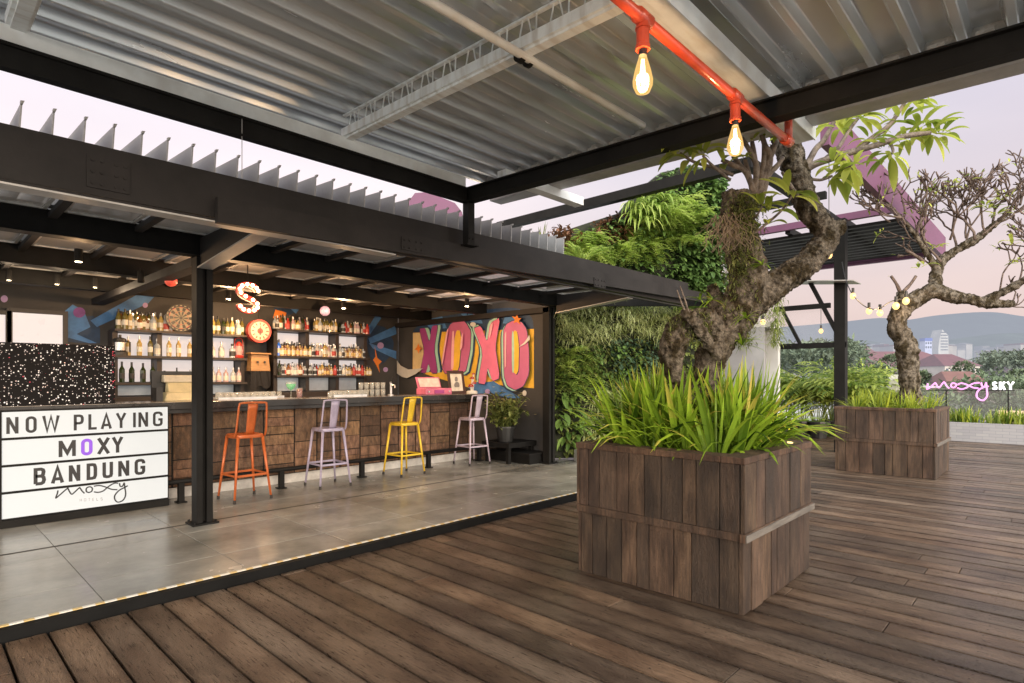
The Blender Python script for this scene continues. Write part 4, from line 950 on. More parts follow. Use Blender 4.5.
# cocktails
p = P(291,398,Y=7.66); t = thing('cocktail_glass', 'green cocktail in a stemmed glass on the bar', 'cocktail', (p.x,7.66,CT))
g = MB(); g.lathe([(.001,0),(.042,0),(.042,.004),(.006,.008),(.005,.105),(.001,.105)],(p.x,7.66,CT),14); g.build('stem', tum, t, smooth=True)
g = MB(); g.lathe([(.005,.106),(.04,.125),(.062,.16),(.068,.20),(.062,.225)],(p.x,7.66,CT),16); g.build('bowl', tum, t, smooth=True)
g = MB(); g.lathe([(.004,.110),(.036,.130),(.056,.16),(.061,.195),(.001,.197)],(p.x,7.66,CT),16); g.build('drink', mat('green_drink',(.02,.35,.09),.1,emit=.35,ecol=(.1,.9,.3)), t, smooth=True)
p = P(299.5,400,Y=7.60); t = thing('cocktail_glass', 'dark red iced drink in a tall straight glass beside the green cocktail', 'cocktail', (p.x,7.6,CT))
g = MB(); g.lathe([(.001,.001),(.036,.001),(.042,.14),(.040,.14)],(p.x,7.6,CT),14); g.build('glass', tum, t, smooth=True)
g = MB(); g.lathe([(.001,.008),(.033,.008),(.038,.125),(.001,.127)],(p.x,7.6,CT),14); g.build('drink', mat('red_drink',(.25,.01,.01),.1,emit=.1), t, smooth=True)
# pink radio / card box
p0 = P(421,388,Y=7.75); p1 = P(447,388,Y=7.75); t = thing('retro_radio', 'pink retro record player with open lid on the bar end', 'record player', ((p0.x+p1.x)/2,7.75,CT))
rpk = mat('radio_pink', (.62,.16,.26), .4); x0, x1 = p0.x, p1.x
g = MB(); g.box(x0,x1,7.62,7.88,CT,CT+.105); g.build('body', rpk, t, bevel=.012)
g = MB(); g.hexa([(x0+.03,7.86,CT+.107),(x1-.03,7.86,CT+.107),(x1-.03,7.885,CT+.107),(x0+.03,7.885,CT+.107),(x0+.03,7.93,CT+.29),(x1-.03,7.93,CT+.29),(x1-.03,7.955,CT+.29),(x0+.03,7.955,CT+.29)]); ld = g.build('lid', rpk, t, bevel=.005)
g = MB(); g.hexa([(x0+.06,7.855,CT+.125),(x1-.06,7.855,CT+.125),(x1-.06,7.858,CT+.125),(x0+.06,7.858,CT+.125),(x0+.06,7.915,CT+.27),(x1-.06,7.915,CT+.27),(x1-.06,7.918,CT+.27),(x0+.06,7.918,CT+.27)]); g.build('lining', mat('radio_lining',(.72,.58,.5),.6), ld)
g = MB(); g.box((x0+x1)/2-.1,(x0+x1)/2+.1,7.608,7.619,CT+.02,CT+.075); g.build('grille', plum, t)
g = MB(); g.disc((x0+.06,7.619,CT+.05),.016,(0,-1,0),.012,10); g.disc((x1-.06,7.619,CT+.05),.016,(0,-1,0),.012,10); g.build('dial', cap_s, t)
# framed photograph
p0 = P(448.5,388,Y=7.72); p1 = P(464.5,388,Y=7.72); t = thing('picture_frame', 'dark wooden frame with a pale portrait print standing on the bar', 'picture frame', ((p0.x+p1.x)/2,7.72,CT))
x0, x1 = p0.x, p1.x; zt = CT+.40; fm = mat('frame_wood', (.05,.025,.018), .4); lean = .07
g = MB()
def slab(g, xa, xb, za, zb, y0, th):
    f = lambda z: y0+lean*(z-CT)/.4
    return g.hexa([(xa,f(za),za),(xb,f(za),za),(xb,f(za)+th,za),(xa,f(za)+th,za),(xa,f(zb),zb),(xb,f(zb),zb),(xb,f(zb)+th,zb),(xa,f(zb)+th,zb)])
slab(g,x0,x0+.05,CT,zt,7.68,.025); slab(g,x1-.05,x1,CT,zt,7.68,.025); slab(g,x0+.05,x1-.05,CT,CT+.05,7.68,.025); slab(g,x0+.05,x1-.05,zt-.05,zt,7.68,.025); g.build('frame', fm, t)
g = MB(); slab(g,x0+.05,x1-.05,CT+.05,zt-.05,7.69,.01); pr = g.build('print', mat('print_paper',(.66,.60,.50),.6), t)
g = MB(); cxx = (x0+x1)/2
for (zz, rx_, rz_) in ((CT+.25,.035,.05),(CT+.15,.06,.06)):
    g.prism([(cxx+rx_*math.cos(a*math.pi/8), 7.684+lean*(zz-CT)/.4, zz+rz_*math.sin(a*math.pi/8)) for a in range(16)], (0,.004,.0))
g.build('portrait', mat('print_grey',(.22,.20,.18),.7), pr)
# red spotted toy mushrooms figurine
p = P(472,388,Y=7.70); t = thing('toadstool_ornament', 'red and white spotted ornament on a pale base beside the frame', 'ornament', (p.x,7.7,CT)); x = p.x
g = MB(); g.lathe([(.001,0),(.10,0),(.10,.03),(.08,.05),(.001,.05)],(x,7.7,CT),16); g.build('base', lb_w, t)
for (ax, az, r) in ((-.03,.12,.055),(.04,.17,.05),(.0,.26,.045),(.035,.34,.03)):
    g = MB(); g.tube([(x+ax*.5,7.7,CT+.04),(x+ax,7.7,CT+az)],.013,8); st_ = g.build('stalk', lb_w, t)
    g = MB(); g.lathe([(r,0),(r*.9,r*.45),(r*.5,r*.8),(.001,r*.9),],(x+ax,7.7,CT+az),12); g.build('cap', gl_red, st_, smooth=True)
    g = MB()
    for q_ in range(5):
        a = q_*1.3+.3-2.5; g.sphere((x+ax+r*.8*math.cos(a),7.7+r*.8*math.sin(a),CT+az+r*.4),r*.17,6,4)
    g.build('white_spots', lb_w, st_)
# hanging lantern balls and spot lights
def ball(px, py, Y, r, m, nm, lab, cat):
    c = P(px, py, Y=Y); t = thing(nm, lab, cat, c); g = MB(); g.sphere(c, r, 16, 10); g.build('globe', m, t, smooth=False)
    g = MB(); g.tube([(c.x,c.y,c.z+r*.95),(c.x,c.y,2.72)],.004,5); g.lathe([(.001,0),(.02,0),(.02,.03),(.001,.03)],(c.x,c.y,c.z+r*.95),8); g.build('cord', steel, t)
ball(325,311,9.2,.085,mat('lilac_ball',(.45,.32,.5),.4,emit=.12,ecol=(.9,.6,.9)),'mirror_ball','small lilac mirror ball hanging before the right bottle shelf','mirror ball')
ball(171,281,7.4,.065,mat('red_globe',(.6,.06,.04),.35,emit=.35,ecol=(1,.15,.08)),'paper_lantern','small red globe lantern hanging by the black post','lantern')
spotm = mat('spot_glow', (1,.9,.7), .3, emit=14, ecol=(1,.82,.55), var=0)
for k, (px_, py_, Y_) in enumerate(((9,281,9.2),(57,285,9.2),(95,288,9.2),(141,283,7.4),(468,300,8.4))):
    c = P(px_, py_, Y=Y_); lab = ['tiny ceiling spotlight nearest the left edge','tiny ceiling spotlight above the bright window','brighter ceiling spotlight at the wall corner','dark cylinder spotlight just left of the black post','small spotlight above the XOXO mural'][k]
    t = thing('spotlight', lab, 'spotlight', c)
    g = MB(); g.tube([(c.x,c.y+.02,c.z+.13),(c.x,c.y,c.z+.01)],[.028,.035],10); g.tube([(c.x,c.y+.02,c.z+.12),(c.x,c.y+.02,2.72)],.008,6); g.build('housing', steel, t)
    if k != 3:
        g = MB(); g.disc((c.x,c.y,c.z+.008),.02,(0,.2,-1),.003,10); g.build('lens', spotm, t)
        plight('spot_light', (c.x,c.y-.12,c.z-.06), 9 if k < 4 else 30, (1,.74,.48), .05, t)
# warm lamps added under the canopy to brighten the bar and mural
for k, (x, y, z, pw) in enumerate(((3.2,8.6,2.6,70),(4.9,8.4,2.6,80),(6.2,6.9,2.62,50),(4.0,9.6,2.6,70),(1.2,7.0,2.62,12))):
    t = thing('added_downlight', f"added fill lamp under the canopy ceiling, {ORD[k]} from the front left of the bar", 'added_downlight', (x,y,z), 'added lamps under the canopy')
    g = MB(); g.tube([(x,y,z+.02),(x,y,z+.14)],.035,12); g.build('housing', steel, t); g = MB(); g.disc((x,y,z+.017),.028,(0,0,-1),.003,12); g.build('lens', spotm, t)
    plight('added_downlight_glow', (x,y,z-.05), pw, (1,.60,.30), .06, t)
# ================================================================== PLANTERS
random.seed(21)
plankm = mat('planter_wood', (.066,.037,.022), .62, 0, .4, 5, .9, 34, stretch=(11,11,.9), tone=True, streak=(3,(2.2,2.2,.8),.38,.60,(.42,.37,.33)), col2=(.145,.090,.058))
greywood = mat('grey_weathered_batten', (.13,.115,.10), .7, var=.4, scale=5, stretch=(1,8,8), bump=.5)
soil = mat('soil', (.035,.025,.018), .95, bump=.8, bscale=30)
def planter(label, x0, x1, y0, y1, h, rail=True):
    t = thing('wooden_planter', label, 'planter', ((x0+x1)/2,(y0+y1)/2,0)); mid = h*.50
    def side(g, a, b, fix, axis, z0, z1, out, th=.028):
        p = a
        while p < b-.01:
            wd = min(random.choice([.10,.13,.16,.19]), b-p)
            if b-p-wd < .06: wd = b-p
            tt = random.uniform(.55,1.4); g.tone = (tt*random.uniform(.97,1.06), tt, tt*random.uniform(.92,1.04)); dz = random.uniform(-.004,.004); dd = random.uniform(-.003,.003)
            if axis == 'x': g.box(p+.0035,p+wd-.0035,fix+dd-(th if out < 0 else 0),fix+dd+(th if out > 0 else 0),z0+dz,z1)
            else: g.box(fix+dd-(th if out < 0 else 0),fix+dd+(th if out > 0 else 0),p+.0035,p+wd-.0035,z0+dz,z1)
            p += wd
    for nm, z0, z1, ex in (('lower_boards',.004,mid-.035,.022),('upper_boards',mid+.02,h-.045,.03)):
        g = MB(); a0, a1, b0, b1 = x0+.03-ex, x1-.03+ex, y0+.03-ex, y1-.03+ex
        side(g,a0,a1,b0,'x',z0,z1,1); side(g,a0,a1,b1,'x',z0,z1,-1); side(g,b0+.03,b1-.03,a0,'y',z0,z1,1); side(g,b0+.03,b1-.03,a1,'y',z0,z1,-1)
        g.build(nm, plankm, t, bevel=.003)
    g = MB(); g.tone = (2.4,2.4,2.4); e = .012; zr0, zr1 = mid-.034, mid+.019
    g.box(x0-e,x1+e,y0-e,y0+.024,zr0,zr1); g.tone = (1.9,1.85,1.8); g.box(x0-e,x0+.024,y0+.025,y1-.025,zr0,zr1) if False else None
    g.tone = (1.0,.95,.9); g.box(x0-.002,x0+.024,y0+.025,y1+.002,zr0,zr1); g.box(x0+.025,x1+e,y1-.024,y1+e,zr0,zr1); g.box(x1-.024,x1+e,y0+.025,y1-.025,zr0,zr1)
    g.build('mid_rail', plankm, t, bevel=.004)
    g = MB(); g.box(x0-.012,x1+.012,y0-.022,y0-.0125,zr0+.004,zr1-.003); g.build('rail_batten', greywood, t, bevel=.002)
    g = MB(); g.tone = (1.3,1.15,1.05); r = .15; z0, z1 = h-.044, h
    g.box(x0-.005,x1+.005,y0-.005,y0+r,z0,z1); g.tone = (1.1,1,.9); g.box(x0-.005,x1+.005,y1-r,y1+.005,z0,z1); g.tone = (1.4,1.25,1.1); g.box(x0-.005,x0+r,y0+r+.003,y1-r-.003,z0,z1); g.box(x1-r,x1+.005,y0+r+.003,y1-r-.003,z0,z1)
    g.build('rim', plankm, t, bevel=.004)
    g = MB(); n = 8; base = len(g.v)
    for i in range(n+1):
        for j in range(n+1): g.v.append((x0+.03+(x1-x0-.06)*i/n, y0+.03+(y1-y0-.06)*j/n, h-.1+random.uniform(-.015,.02)))
    for i in range(n):
        for j in range(n): a = i*(n+1)+j; g.face((a,a+1,a+n+2,a+n+1))
    g.build('soil', soil, t)
    g = MB(); g.box(x0+.035,x1-.035,y0+.062,y0+.07,.02,h-.12); g.box(x0+.062,x0+.07,y0+.072,y1-.04,.02,h-.12); g.box(x0+.071,x1-.04,y1-.07,y1-.062,.02,h-.12); g.box(x1-.07,x1-.062,y0+.072,y1-.075,.02,h-.12); g.build('inner_lining', cap_b, t)
    return t
planter('large weathered wooden planter in the foreground, full of strap-leaf grass', 3.64, 4.955, 1.465, 2.775, 1.0)
planter('weathered wooden planter farther back, under the bare frangipani tree', 10.48, 11.83, 1.40, 2.75, 1.04)
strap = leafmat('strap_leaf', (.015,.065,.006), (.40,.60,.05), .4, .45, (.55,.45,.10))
strap2 = leafmat('strap_leaf_far', (.06,.14,.012), (.50,.56,.06), .4)
def grass(name, label, x0, x1, y0, y1, z, n, hmin, hmax, w, m, nclump=26):
    g = MB(); cl_ = [(random.uniform(x0,x1), random.uniform(y0,y1)) for _ in range(nclump)]
    for c in cl_:
        for k in range(n//nclump):
            a = random.uniform(0,2*math.pi); sp = random.uniform(.05,1.0)
            d = Vector((math.cos(a)*sp, math.sin(a)*sp, 1)); L_ = random.uniform(hmin,hmax)
            g.tone = min(1, max(0, random.betavariate(2,2.6)+(.25 if random.random()<.12 else 0)))
            yb = Vector((c[0]+math.cos(a)*.04*random.random(), c[1]+math.sin(a)*.04*random.random(), z-.05))
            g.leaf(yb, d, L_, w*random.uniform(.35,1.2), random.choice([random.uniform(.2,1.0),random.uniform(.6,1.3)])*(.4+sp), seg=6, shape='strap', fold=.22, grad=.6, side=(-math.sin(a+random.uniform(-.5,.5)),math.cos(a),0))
    o = g.build(name, m); tag(o, label, 'grass plants'); o['kind'] = 'stuff'; return o
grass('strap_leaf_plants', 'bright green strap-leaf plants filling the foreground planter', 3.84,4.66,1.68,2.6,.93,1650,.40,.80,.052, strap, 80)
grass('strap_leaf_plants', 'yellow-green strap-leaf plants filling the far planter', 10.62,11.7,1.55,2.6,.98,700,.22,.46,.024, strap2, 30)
g = MB(); g.lathe([(.001,0),(.02,0),(.022,.01),(.001,.012)],(4.70,1.54,1.001),12); o=g.build('uplight', mat('uplight_glow',(.3,.2,.1),.4,emit=2,ecol=(1,.72,.3))); tag(o,'small glowing uplight on the rim of the foreground planter','light'); plight('uplight_glow',(4.60,1.62,1.08),11,(1,.7,.3),.03,o)
# ================================================================== FRANGIPANI TREES
bark = mat('frangipani_bark', (.05,.037,.026), .9, 0, .8, 26, 1.0, 90, tone=False, col2=(.25,.21,.165), streak=(13,(1,1,.5),.42,.56,(.28,.25,.17)), spec=.15)
twigd = mat('dark_twig_bark', (.07,.048,.042), .85, 0, .5, 14, .5, 60, col2=(.20,.15,.125), spec=.1)
twigm = mat('twig_bark', (.10,.07,.055), .8, 0, .5, 14, .5, 60, col2=(.27,.22,.18))
fr_leaf = leafmat('frangipani_leaf', (.16,.24,.03), (.66,.70,.14), .55)
def D(x, y, d): return P(x, y, d=d)
def limb(g, pts, rs, n=14, wob=.28, k=6, seed=0):
    if seed < 10: rs = [r_*.80 for r_ in rs]
    g.tube(cat_curve(pts, k), lerp_list(rs, k), n, True, wob, seed)
tr = thing('frangipani_tree', 'gnarled frangipani tree with thick mossy forked trunk rising from the foreground planter', 'tree', (4.35,2.1,.95))
g = MB()
c0 = P(700,418,d=4.55)
limb(g, [c0+Vector((0,0,-.15)), P(703,395,d=4.55), P(709,365,d=4.57), P(722,335,d=4.6), P(742,305,d=4.65), P(748,272,d=4.7), P(741,240,d=4.72), P(737,212,d=4.72), P(736,192,d=4.72)], [.17,.15,.135,.16,.20,.185,.165,.15,.13], 20, .15, 7, 1)
limb(g, [P(735,320,d=4.62), P(762,296,d=4.7), P(785,278,d=4.8), P(806,264,d=4.9), P(822,246,d=4.98), P(826,232,d=5.0), P(812,214,d=5.0), P(802,190,d=5.02), P(794,165,d=5.05), P(785,140,d=5.1), P(778,118,d=5.15), P(770,90,d=5.2)], [.13,.145,.135,.13,.125,.12,.115,.12,.13,.125,.115,.10], 16, .13, 6, 2)
limb(g, [P(826,232,d=5.0), P(836,228,d=5.0), P(843,226,d=5.0)], [.10,.085,.07], 12, .3, 5, 3)
limb(g, [P(722,340,d=4.6), P(704,324,d=4.5), P(688,325,d=4.45), P(676,338,d=4.42), P(671,354,d=4.42), P(676,376,d=4.45), P(688,402,d=4.48), P(694,425,d=4.5)], [.13,.14,.145,.13,.115,.09,.08,.08], 16, .16, 6, 4)
limb(g, [P(718,356,d=4.4), P(706,338,d=4.32), P(695,322,d=4.28), P(690,313,d=4.26)], [.055,.05,.05,.045], 10, .15, 5, 5)
limb(g, [P(694,325,d=4.28), P(686,314,d=4.25), P(683,310,d=4.24)], [.035,.04,.035], 8, .2, 4, 6)
limb(g, [P(745,330,d=4.62), P(722,330,d=4.7), P(716,300,d=4.78), P(712,285,d=4.8)], [.12,.11,.08,.05], 12, .3, 5, 7)
tk = g.build('trunk', bark, tr, smooth=True)
rm = tk.modifiers.new('r','REMESH'); rm.mode = 'VOXEL'; rm.voxel_size = .011; rm.use_smooth_shade = True
tx = bpy.data.textures.new('barknoise','CLOUDS'); tx.noise_scale = .045; tx.noise_depth = 3
dm = tk.modifiers.new('d','DISPLACE'); dm.texture = tx; dm.strength = .035; dm.mid_level = .5
tx2 = bpy.data.textures.new('barkfine','VORONOI'); tx2.noise_scale = .03; dm = tk.modifiers.new('d2','DISPLACE'); dm.texture = tx2; dm.strength = .024; dm.mid_level = .5
# moss tufts and dead roots on the trunk
moss = leafmat('moss', (.05,.07,.015), (.22,.24,.07), .2)
g = MB()
for _ in range(3600):
    t = random.random(); px_ = 742+random.gauss(0,9)+(t-.5)*-10; py_ = 195+t*150; c = P(px_, py_, d=4.55+random.uniform(-.06,.1)); g.tone = random.random()
    if random.random() < .5: c = P(random.uniform(668,712), random.uniform(312,345), d=4.34)+Vector((0,0,random.uniform(-.02,.02))) if random.random() < .25 else c
    a = Vector((random.gauss(0,1),random.gauss(0,1),random.gauss(-.3,1))); g.leaf(c, a, random.uniform(.02,.055), .010, .8, seg=2, shape='strap')
g.build('moss_tufts', moss, tr)
rootm = mat('dead_roots', (.22,.17,.12), .9)
g = MB()
for _ in range(130):
    c = P(733+random.gauss(0,9), 212+random.random()*25, d=4.54); q = [c]; v = Vector((random.gauss(0,.6),random.gauss(0,.6),-1))
    for k in range(4): q.append(q[-1]+v.normalized()*.045); v += Vector((random.gauss(0,.5),random.gauss(0,.5),-.1))
    g.tube(q, [.004,.003,.003,.002,.0015], 4)
g.build('hanging_roots', rootm, tr)
tips = []
def branch(g, pts, r0, r1, n=8, seed=0, tip=True):
    q = cat_curve(pts, 5); m = len(q); g.tube(q, [r0+(r1-r0)*i/(m-1) for i in range(m)], n, True, .12, seed)
    if tip: tips.append((q[-1], (q[-1]-q[-3]).normalized()))
    return q
g = MB()
branch(g, [P(800,195,d=5.02),P(806,170,d=5.02),P(835,157,d=4.95),P(870,147,d=4.85),P(906,136,d=4.8),P(930,133,d=4.8)], .035,.018)
branch(g, [P(858,150,d=4.9),P(872,138,d=4.9),P(886,128,d=4.9),P(897,115,d=4.9),P(906,100,d=4.9)], .022,.016)
branch(g, [P(806,168,d=5.02),P(815,150,d=5.05),P(824,140,d=5.08),P(835,120,d=5.1)], .03,.018)
branch(g, [P(826,158,d=5.0),P(838,148,d=4.9),P(848,132,d=4.9),P(858,118,d=4.9)], .018,.013)
branch(g, [P(845,154,d=4.9),P(852,162,d=4.85),P(850,166,d=4.85)], .012,.010)
branch(g, [P(890,142,d=4.82),P(893,150,d=4.8),P(892,154,d=4.8)], .012,.010)
branch(g, [P(806,178,d=5.0),P(820,180,d=4.95),P(832,176,d=4.95)], .014,.010)
branch(g, [P(800,200,d=5.0),P(790,185,d=4.9),P(782,172,d=4.85)], .02,.012, tip=False)
# stubby upright twigs near the hanging bulb
stub_tips = []
for (a, b) in (((752,190),(745,160)),((756,185),(752,142)),((760,182),(764,140)),((764,178),(772,146)),((750,180),(733,156)),((757,170),(742,138)),((766,168),(778,138)),((770,160),(760,130)),((746,172),(722,160)),((768,176),(783,158))):
    q = branch(g, [P(754+random.uniform(-3,6),205,d=4.75), P(a[0],a[1],d=4.75), P((a[0]+b[0])/2+random.uniform(-2,2),(a[1]+b[1])/2,d=4.75), P(b[0],b[1],d=4.8)], .028,.017, 7, tip=False); stub_tips.append(q[-1])
branch(g, [P(733,175,d=4.75),P(715,168,d=4.7),P(700,164,d=4.65),P(690,160,d=4.6),P(680,153,d=4.6)], .016,.010)
branch(g, [P(730,180,d=4.75),P(712,165,d=4.6),P(703,156,d=4.5)], .012,.009)
branch(g, [P(745,240,d=4.6),P(765,225,d=4.5),P(782,210,d=4.4),P(792,196,d=4.35)], .012,.007)
branch(g, [P(750,222,d=4.6),P(757,215,d=4.45),P(762,207,d=4.4)], .010,.007)
g.build('branches', twigm, tr, smooth=True); g = MB()
branch(g, [P(690,318,d=4.26),P(685,300,d=4.2),P(680,286,d=4.2)], .008,.004, tip=False)
branch(g, [P(688,318,d=4.26),P(682,304,d=4.2),P(677,290,d=4.2)], .008,.004, tip=False)
g.build('dead_sticks', twigm, tr, smooth=True)
def whorl(g, c, d, n, L0, L1, droop=.5, w=.26):
    d = Vector(d).normalized(); u = d.orthogonal().normalized(); v = d.cross(u)
    for k in range(n):
        a = 2*math.pi*k/n+random.uniform(-.4,.4); sp = random.uniform(.5,1.6)
        dr = d*random.uniform(.2,.8)+(u*math.cos(a)+v*math.sin(a))*sp; L_ = random.uniform(L0,L1); g.tone = random.random()
        pt = Vector(c)+dr.normalized()*.03
        g.leaf(pt, dr, L_, L_*w*random.uniform(.85,1.15), droop*random.uniform(.6,1.6), seg=7, fold=.18)
g = MB()
sizes = [9,10,9,8,6,7,5,6,5,4,4]
for (c, d), n in zip(tips, sizes): whorl(g, c, d, n+3, .15, .29, .75)
for (x, y, n) in ((940,136,6),(920,128,6),(915,105,5),(900,120,4),(870,140,4),(885,150,5),(853,168,5),(840,128,4),(862,120,4),(832,165,3),(905,140,5)):
    whorl(g, P(x,y,d=4.85), (.2,.1,.6), n+2, .12,.25,.8)
for c in stub_tips[:7]: whorl(g, c, (0,0,1), 2, .08,.16,.6)
for (x, y, n) in ((690,160,4),(700,150,4),(678,158,3),(725,165,3),(785,196,4),(768,215,5),(765,226,4)): whorl(g, P(x,y,d=4.55), (0,0,.8), n, .12,.26,.9)
g.build('leaves', fr_leaf, tr, smooth=True)
# small bromeliads / weeds on the trunk
for (x, y, n, s) in ((762,265,14,.14),(712,300,16,.16),(746,318,14,.14),(742,345,16,.22),(700,300,14,.12)):
    c = P(x,y,d=4.48); g = MB()
    for k in range(n):
        a = random.uniform(0,6.28); g.tone = random.random(); g.leaf(c,(math.cos(a),math.sin(a),random.uniform(-.3,1)),s*random.uniform(.6,1.2),.015,.9,seg=4,shape='strap')
    g.build('epiphyte', strap, tr)
# ---- second tree
t2 = thing('frangipani_tree', 'bare frangipani tree with S-curved trunk and dense leafless twigs in the far planter', 'tree', (11.1,2.05,.98))
d2 = 9.4
g = MB()
limb(g, [P(905,412,d=d2),P(911,392,d=d2),P(909,370,d=d2),P(906,345,d=d2),P(898,326,d=d2),P(903,308,d=d2),P(918,299,d=d2),P(934,291,d=d2-.1),P(950,296,d=d2-.2),P(972,300,d=d2-.3),P(995,304,d=d2-.4),P(1014,303,d=d2-.4)], [.2,.165,.145,.15,.14,.14,.125,.125,.10,.085,.075,.05], 16, .32, 6, 11)
SC2 = 1
limb(g, [P(934,292,d=d2-.1),P(936,278,d=d2),P(941,262,d=d2+.1),P(957,250,d=d2+.1),P(975,240,d=d2),P(993,226,d=d2),P(1010,212,d=d2)], [.11,.09,.08,.07,.06,.045,.035], 12, .28, 5, 12)
limb(g, [P(985,300,d=d2-.35),P(1005,291,d=d2-.5),P(1024,280,d=d2-.6),P(1045,262,d=d2-.7)], [.065,.06,.05,.035], 10, .25, 5, 13)
limb(g, [P(938,270,d=d2),P(928,255,d=d2),P(917,238,d=d2-.1),P(905,222,d=d2-.1)], [.05,.045,.035,.028], 10, .22, 5, 14)
limb(g, [P(903,312,d=d2),P(902,298,d=d2),P(901,291,d=d2)], [.11,.10,.06], 12, .3, 4, 15)
limb(g, [P(912,350,d=d2-.1),P(920,352,d=d2-.15)], [.07,.04], 8, .3, 4, 16)
tk = g.build('trunk', bark, t2, smooth=True); rm = tk.modifiers.new('r','REMESH'); rm.mode = 'VOXEL'; rm.voxel_size = .022; rm.use_smooth_shade = True
dm = tk.modifiers.new('d','DISPLACE'); dm.texture = tx; dm.strength = .05; dm.mid_level = .5
g = MB(); ends = []
def fork(p, d, L_, r, depth, side):
    q = [p]; dd = d.normalized()
    for k in range(3):
        dd = (dd+Vector((random.gauss(0,.16),random.gauss(0,.16),random.gauss(.06,.12)))).normalized(); q.append(q[-1]+dd*L_/3)
    g.tube(q, [r, r*.92, r*.86, r*.82], 6 if r > .012 else 5)
    if depth == 0: ends.append((q[-1], dd)); return
    nb = random.choice([2,2,3]) if depth > 1 else random.choice([2,3,3])
    for k in range(nb):
        a = random.uniform(.35,.85); ax = Vector((random.gauss(0,1),random.gauss(0,1),random.gauss(0,.5))); ax = (ax-dd*ax.dot(dd)).normalized()
        nd = dd*math.cos(a)+ax*math.sin(a); nd.z += .12
        fork(q[-1], nd, L_*random.uniform(.66,.9), max(.0105,r*.78), depth-1, side)
V = Vector
for (x, y, dx, dz, L_, r, dp) in ((905,222,-.5,.7,.42,.032,4),(917,238,-.1,1,.42,.03,4),(928,254,-.8,.5,.34,.026,3),(941,262,-.2,1,.46,.034,4),(957,250,.1,1,.46,.034,4),(975,240,.2,1,.5,.034,4),(993,226,.2,.9,.40,.032,4),(1010,212,.5,.8,.36,.03,4),
        (1000,222,.7,.6,.36,.028,4),(985,232,-.2,1,.4,.028,4),(1024,280,.1,1,.4,.03,4),(1045,262,-.1,1,.4,.03,4),(1035,270,.3,.9,.4,.03,3),(934,272,-.5,.6,.34,.024,3),(922,246,.3,.9,.4,.026,4),(1012,302,.7,.6,.3,.02,2),(1000,290,.2,.9,.35,.022,3),(966,244,.5,.8,.4,.028,4),(911,230,-.8,.5,.4,.028,4),(900,218,-.7,.3,.4,.024,3),(905,214,-.2,1,.4,.024,3),(950,240,0,1,.45,.028,4),(966,238,.1,1,.4,.028,4),(1020,205,.3,1,.4,.028,4),(925,225,-.1,1,.4,.024,3),(1030,265,.2,.6,.4,.026,4),(1018,286,.3,1,.4,.024,4),(1040,240,-.5,.8,.4,.026,4),(1008,300,.4,-.3,.3,.02,3),(890,222,-.6,.5,.36,.022,3),(982,235,.5,.4,.4,.026,4)):
    dr = V((RT[0]*dx, RT[1]*dx, dz))+V((FW[0],FW[1],0))*random.uniform(-.4,.4)
    fork(P(x,y,d=d2+random.uniform(-.1,.15)), dr, L_*.78, r*.62, dp, 0)
for (x, y, x2, y2) in ((900,292,891,276),(903,292,916,276),(924,262,906,250)):
    g.tube(cat_curve([P(x,y,d=d2),P((x+x2)/2+1,(y+y2)/2,d=d2),P(x2,y2,d=d2)],3), [.028]*3+[.022]*4, 6); ends.append((P(x2,y2,d=d2), V((0,0,1))))
g.build('twigs', twigd, t2, smooth=True)
g = MB()
for c, d in random.sample(ends, min(len(ends), 120)):
    n = random.choice([1,1,2,2,3]); whorl(g, c, d, n, .05, .13, .5)
for (x, y, n) in ((930,190,8),(952,186,8),(985,208,12),(992,214,12),(1010,244,7),(936,248,8),(922,268,6),(1018,262,6),(1000,200,6)):
    for _ in range(2): whorl(g, P(x+random.uniform(-4,4),y+random.uniform(-3,3),d=d2-.1), (0,0,1), n//2, .10,.22,.7)
g.build('leaves', fr_leaf, t2, smooth=True)
# ================================================================== LIVING WALL
WA, WB = (8.1,6.30), (10.75,4.72)
wd = V((WB[0]-WA[0], WB[1]-WA[1], 0)).normalized(); wn_ = V((wd.y, -wd.x, 0))
if wn_.dot(V((-1,-1,0))) < 0: wn_ = -wn_
lw = thing('living_wall', 'tall living green wall of ferns, spider plants and philodendrons beside the bar post', 'green wall', ((WA[0]+WB[0])/2,(WA[1]+WB[1])/2,0))
def PWp(x, y): return P(x, y, W=(WA,WB))
dark = mat('planting_felt', (.018,.022,.012), .95, var=.5, scale=8)
A_ = V((WA[0],WA[1],0)); B_ = V((WB[0],WB[1],0))
g = MB(); off = -wn_*.25
top = [(548,306),(560,232),(590,222),(622,212),(640,190),(662,172),(690,166),(712,168),(722,190)]
poly = [PWp(x,y) for x, y in top]; lo = [V((PWp(x,y).x, PWp(x,y).y, .1)) for x, y in reversed(top)]
g.prism([p-wn_*.02 for p in poly+lo], off); g.build('backing', dark, lw)
fern = leafmat('fern', (.18,.30,.05), (.66,.78,.22), .45); spider = leafmat('spider_leaf', (.24,.30,.09), (.80,.84,.44), .45)
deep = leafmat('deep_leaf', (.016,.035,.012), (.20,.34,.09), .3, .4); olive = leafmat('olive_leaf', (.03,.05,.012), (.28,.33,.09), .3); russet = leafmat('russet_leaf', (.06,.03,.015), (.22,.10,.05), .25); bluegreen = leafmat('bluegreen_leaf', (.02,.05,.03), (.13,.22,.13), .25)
def inpoly(x, y, pl):
    c = False; n = len(pl)
    for i in range(n):
        x1, y1 = pl[i]; x2, y2 = pl[(i+1) % n]
        if (y1 > y) != (y2 > y) and x < (x2-x1)*(y-y1)/(y2-y1)+x1: c = not c
    return c
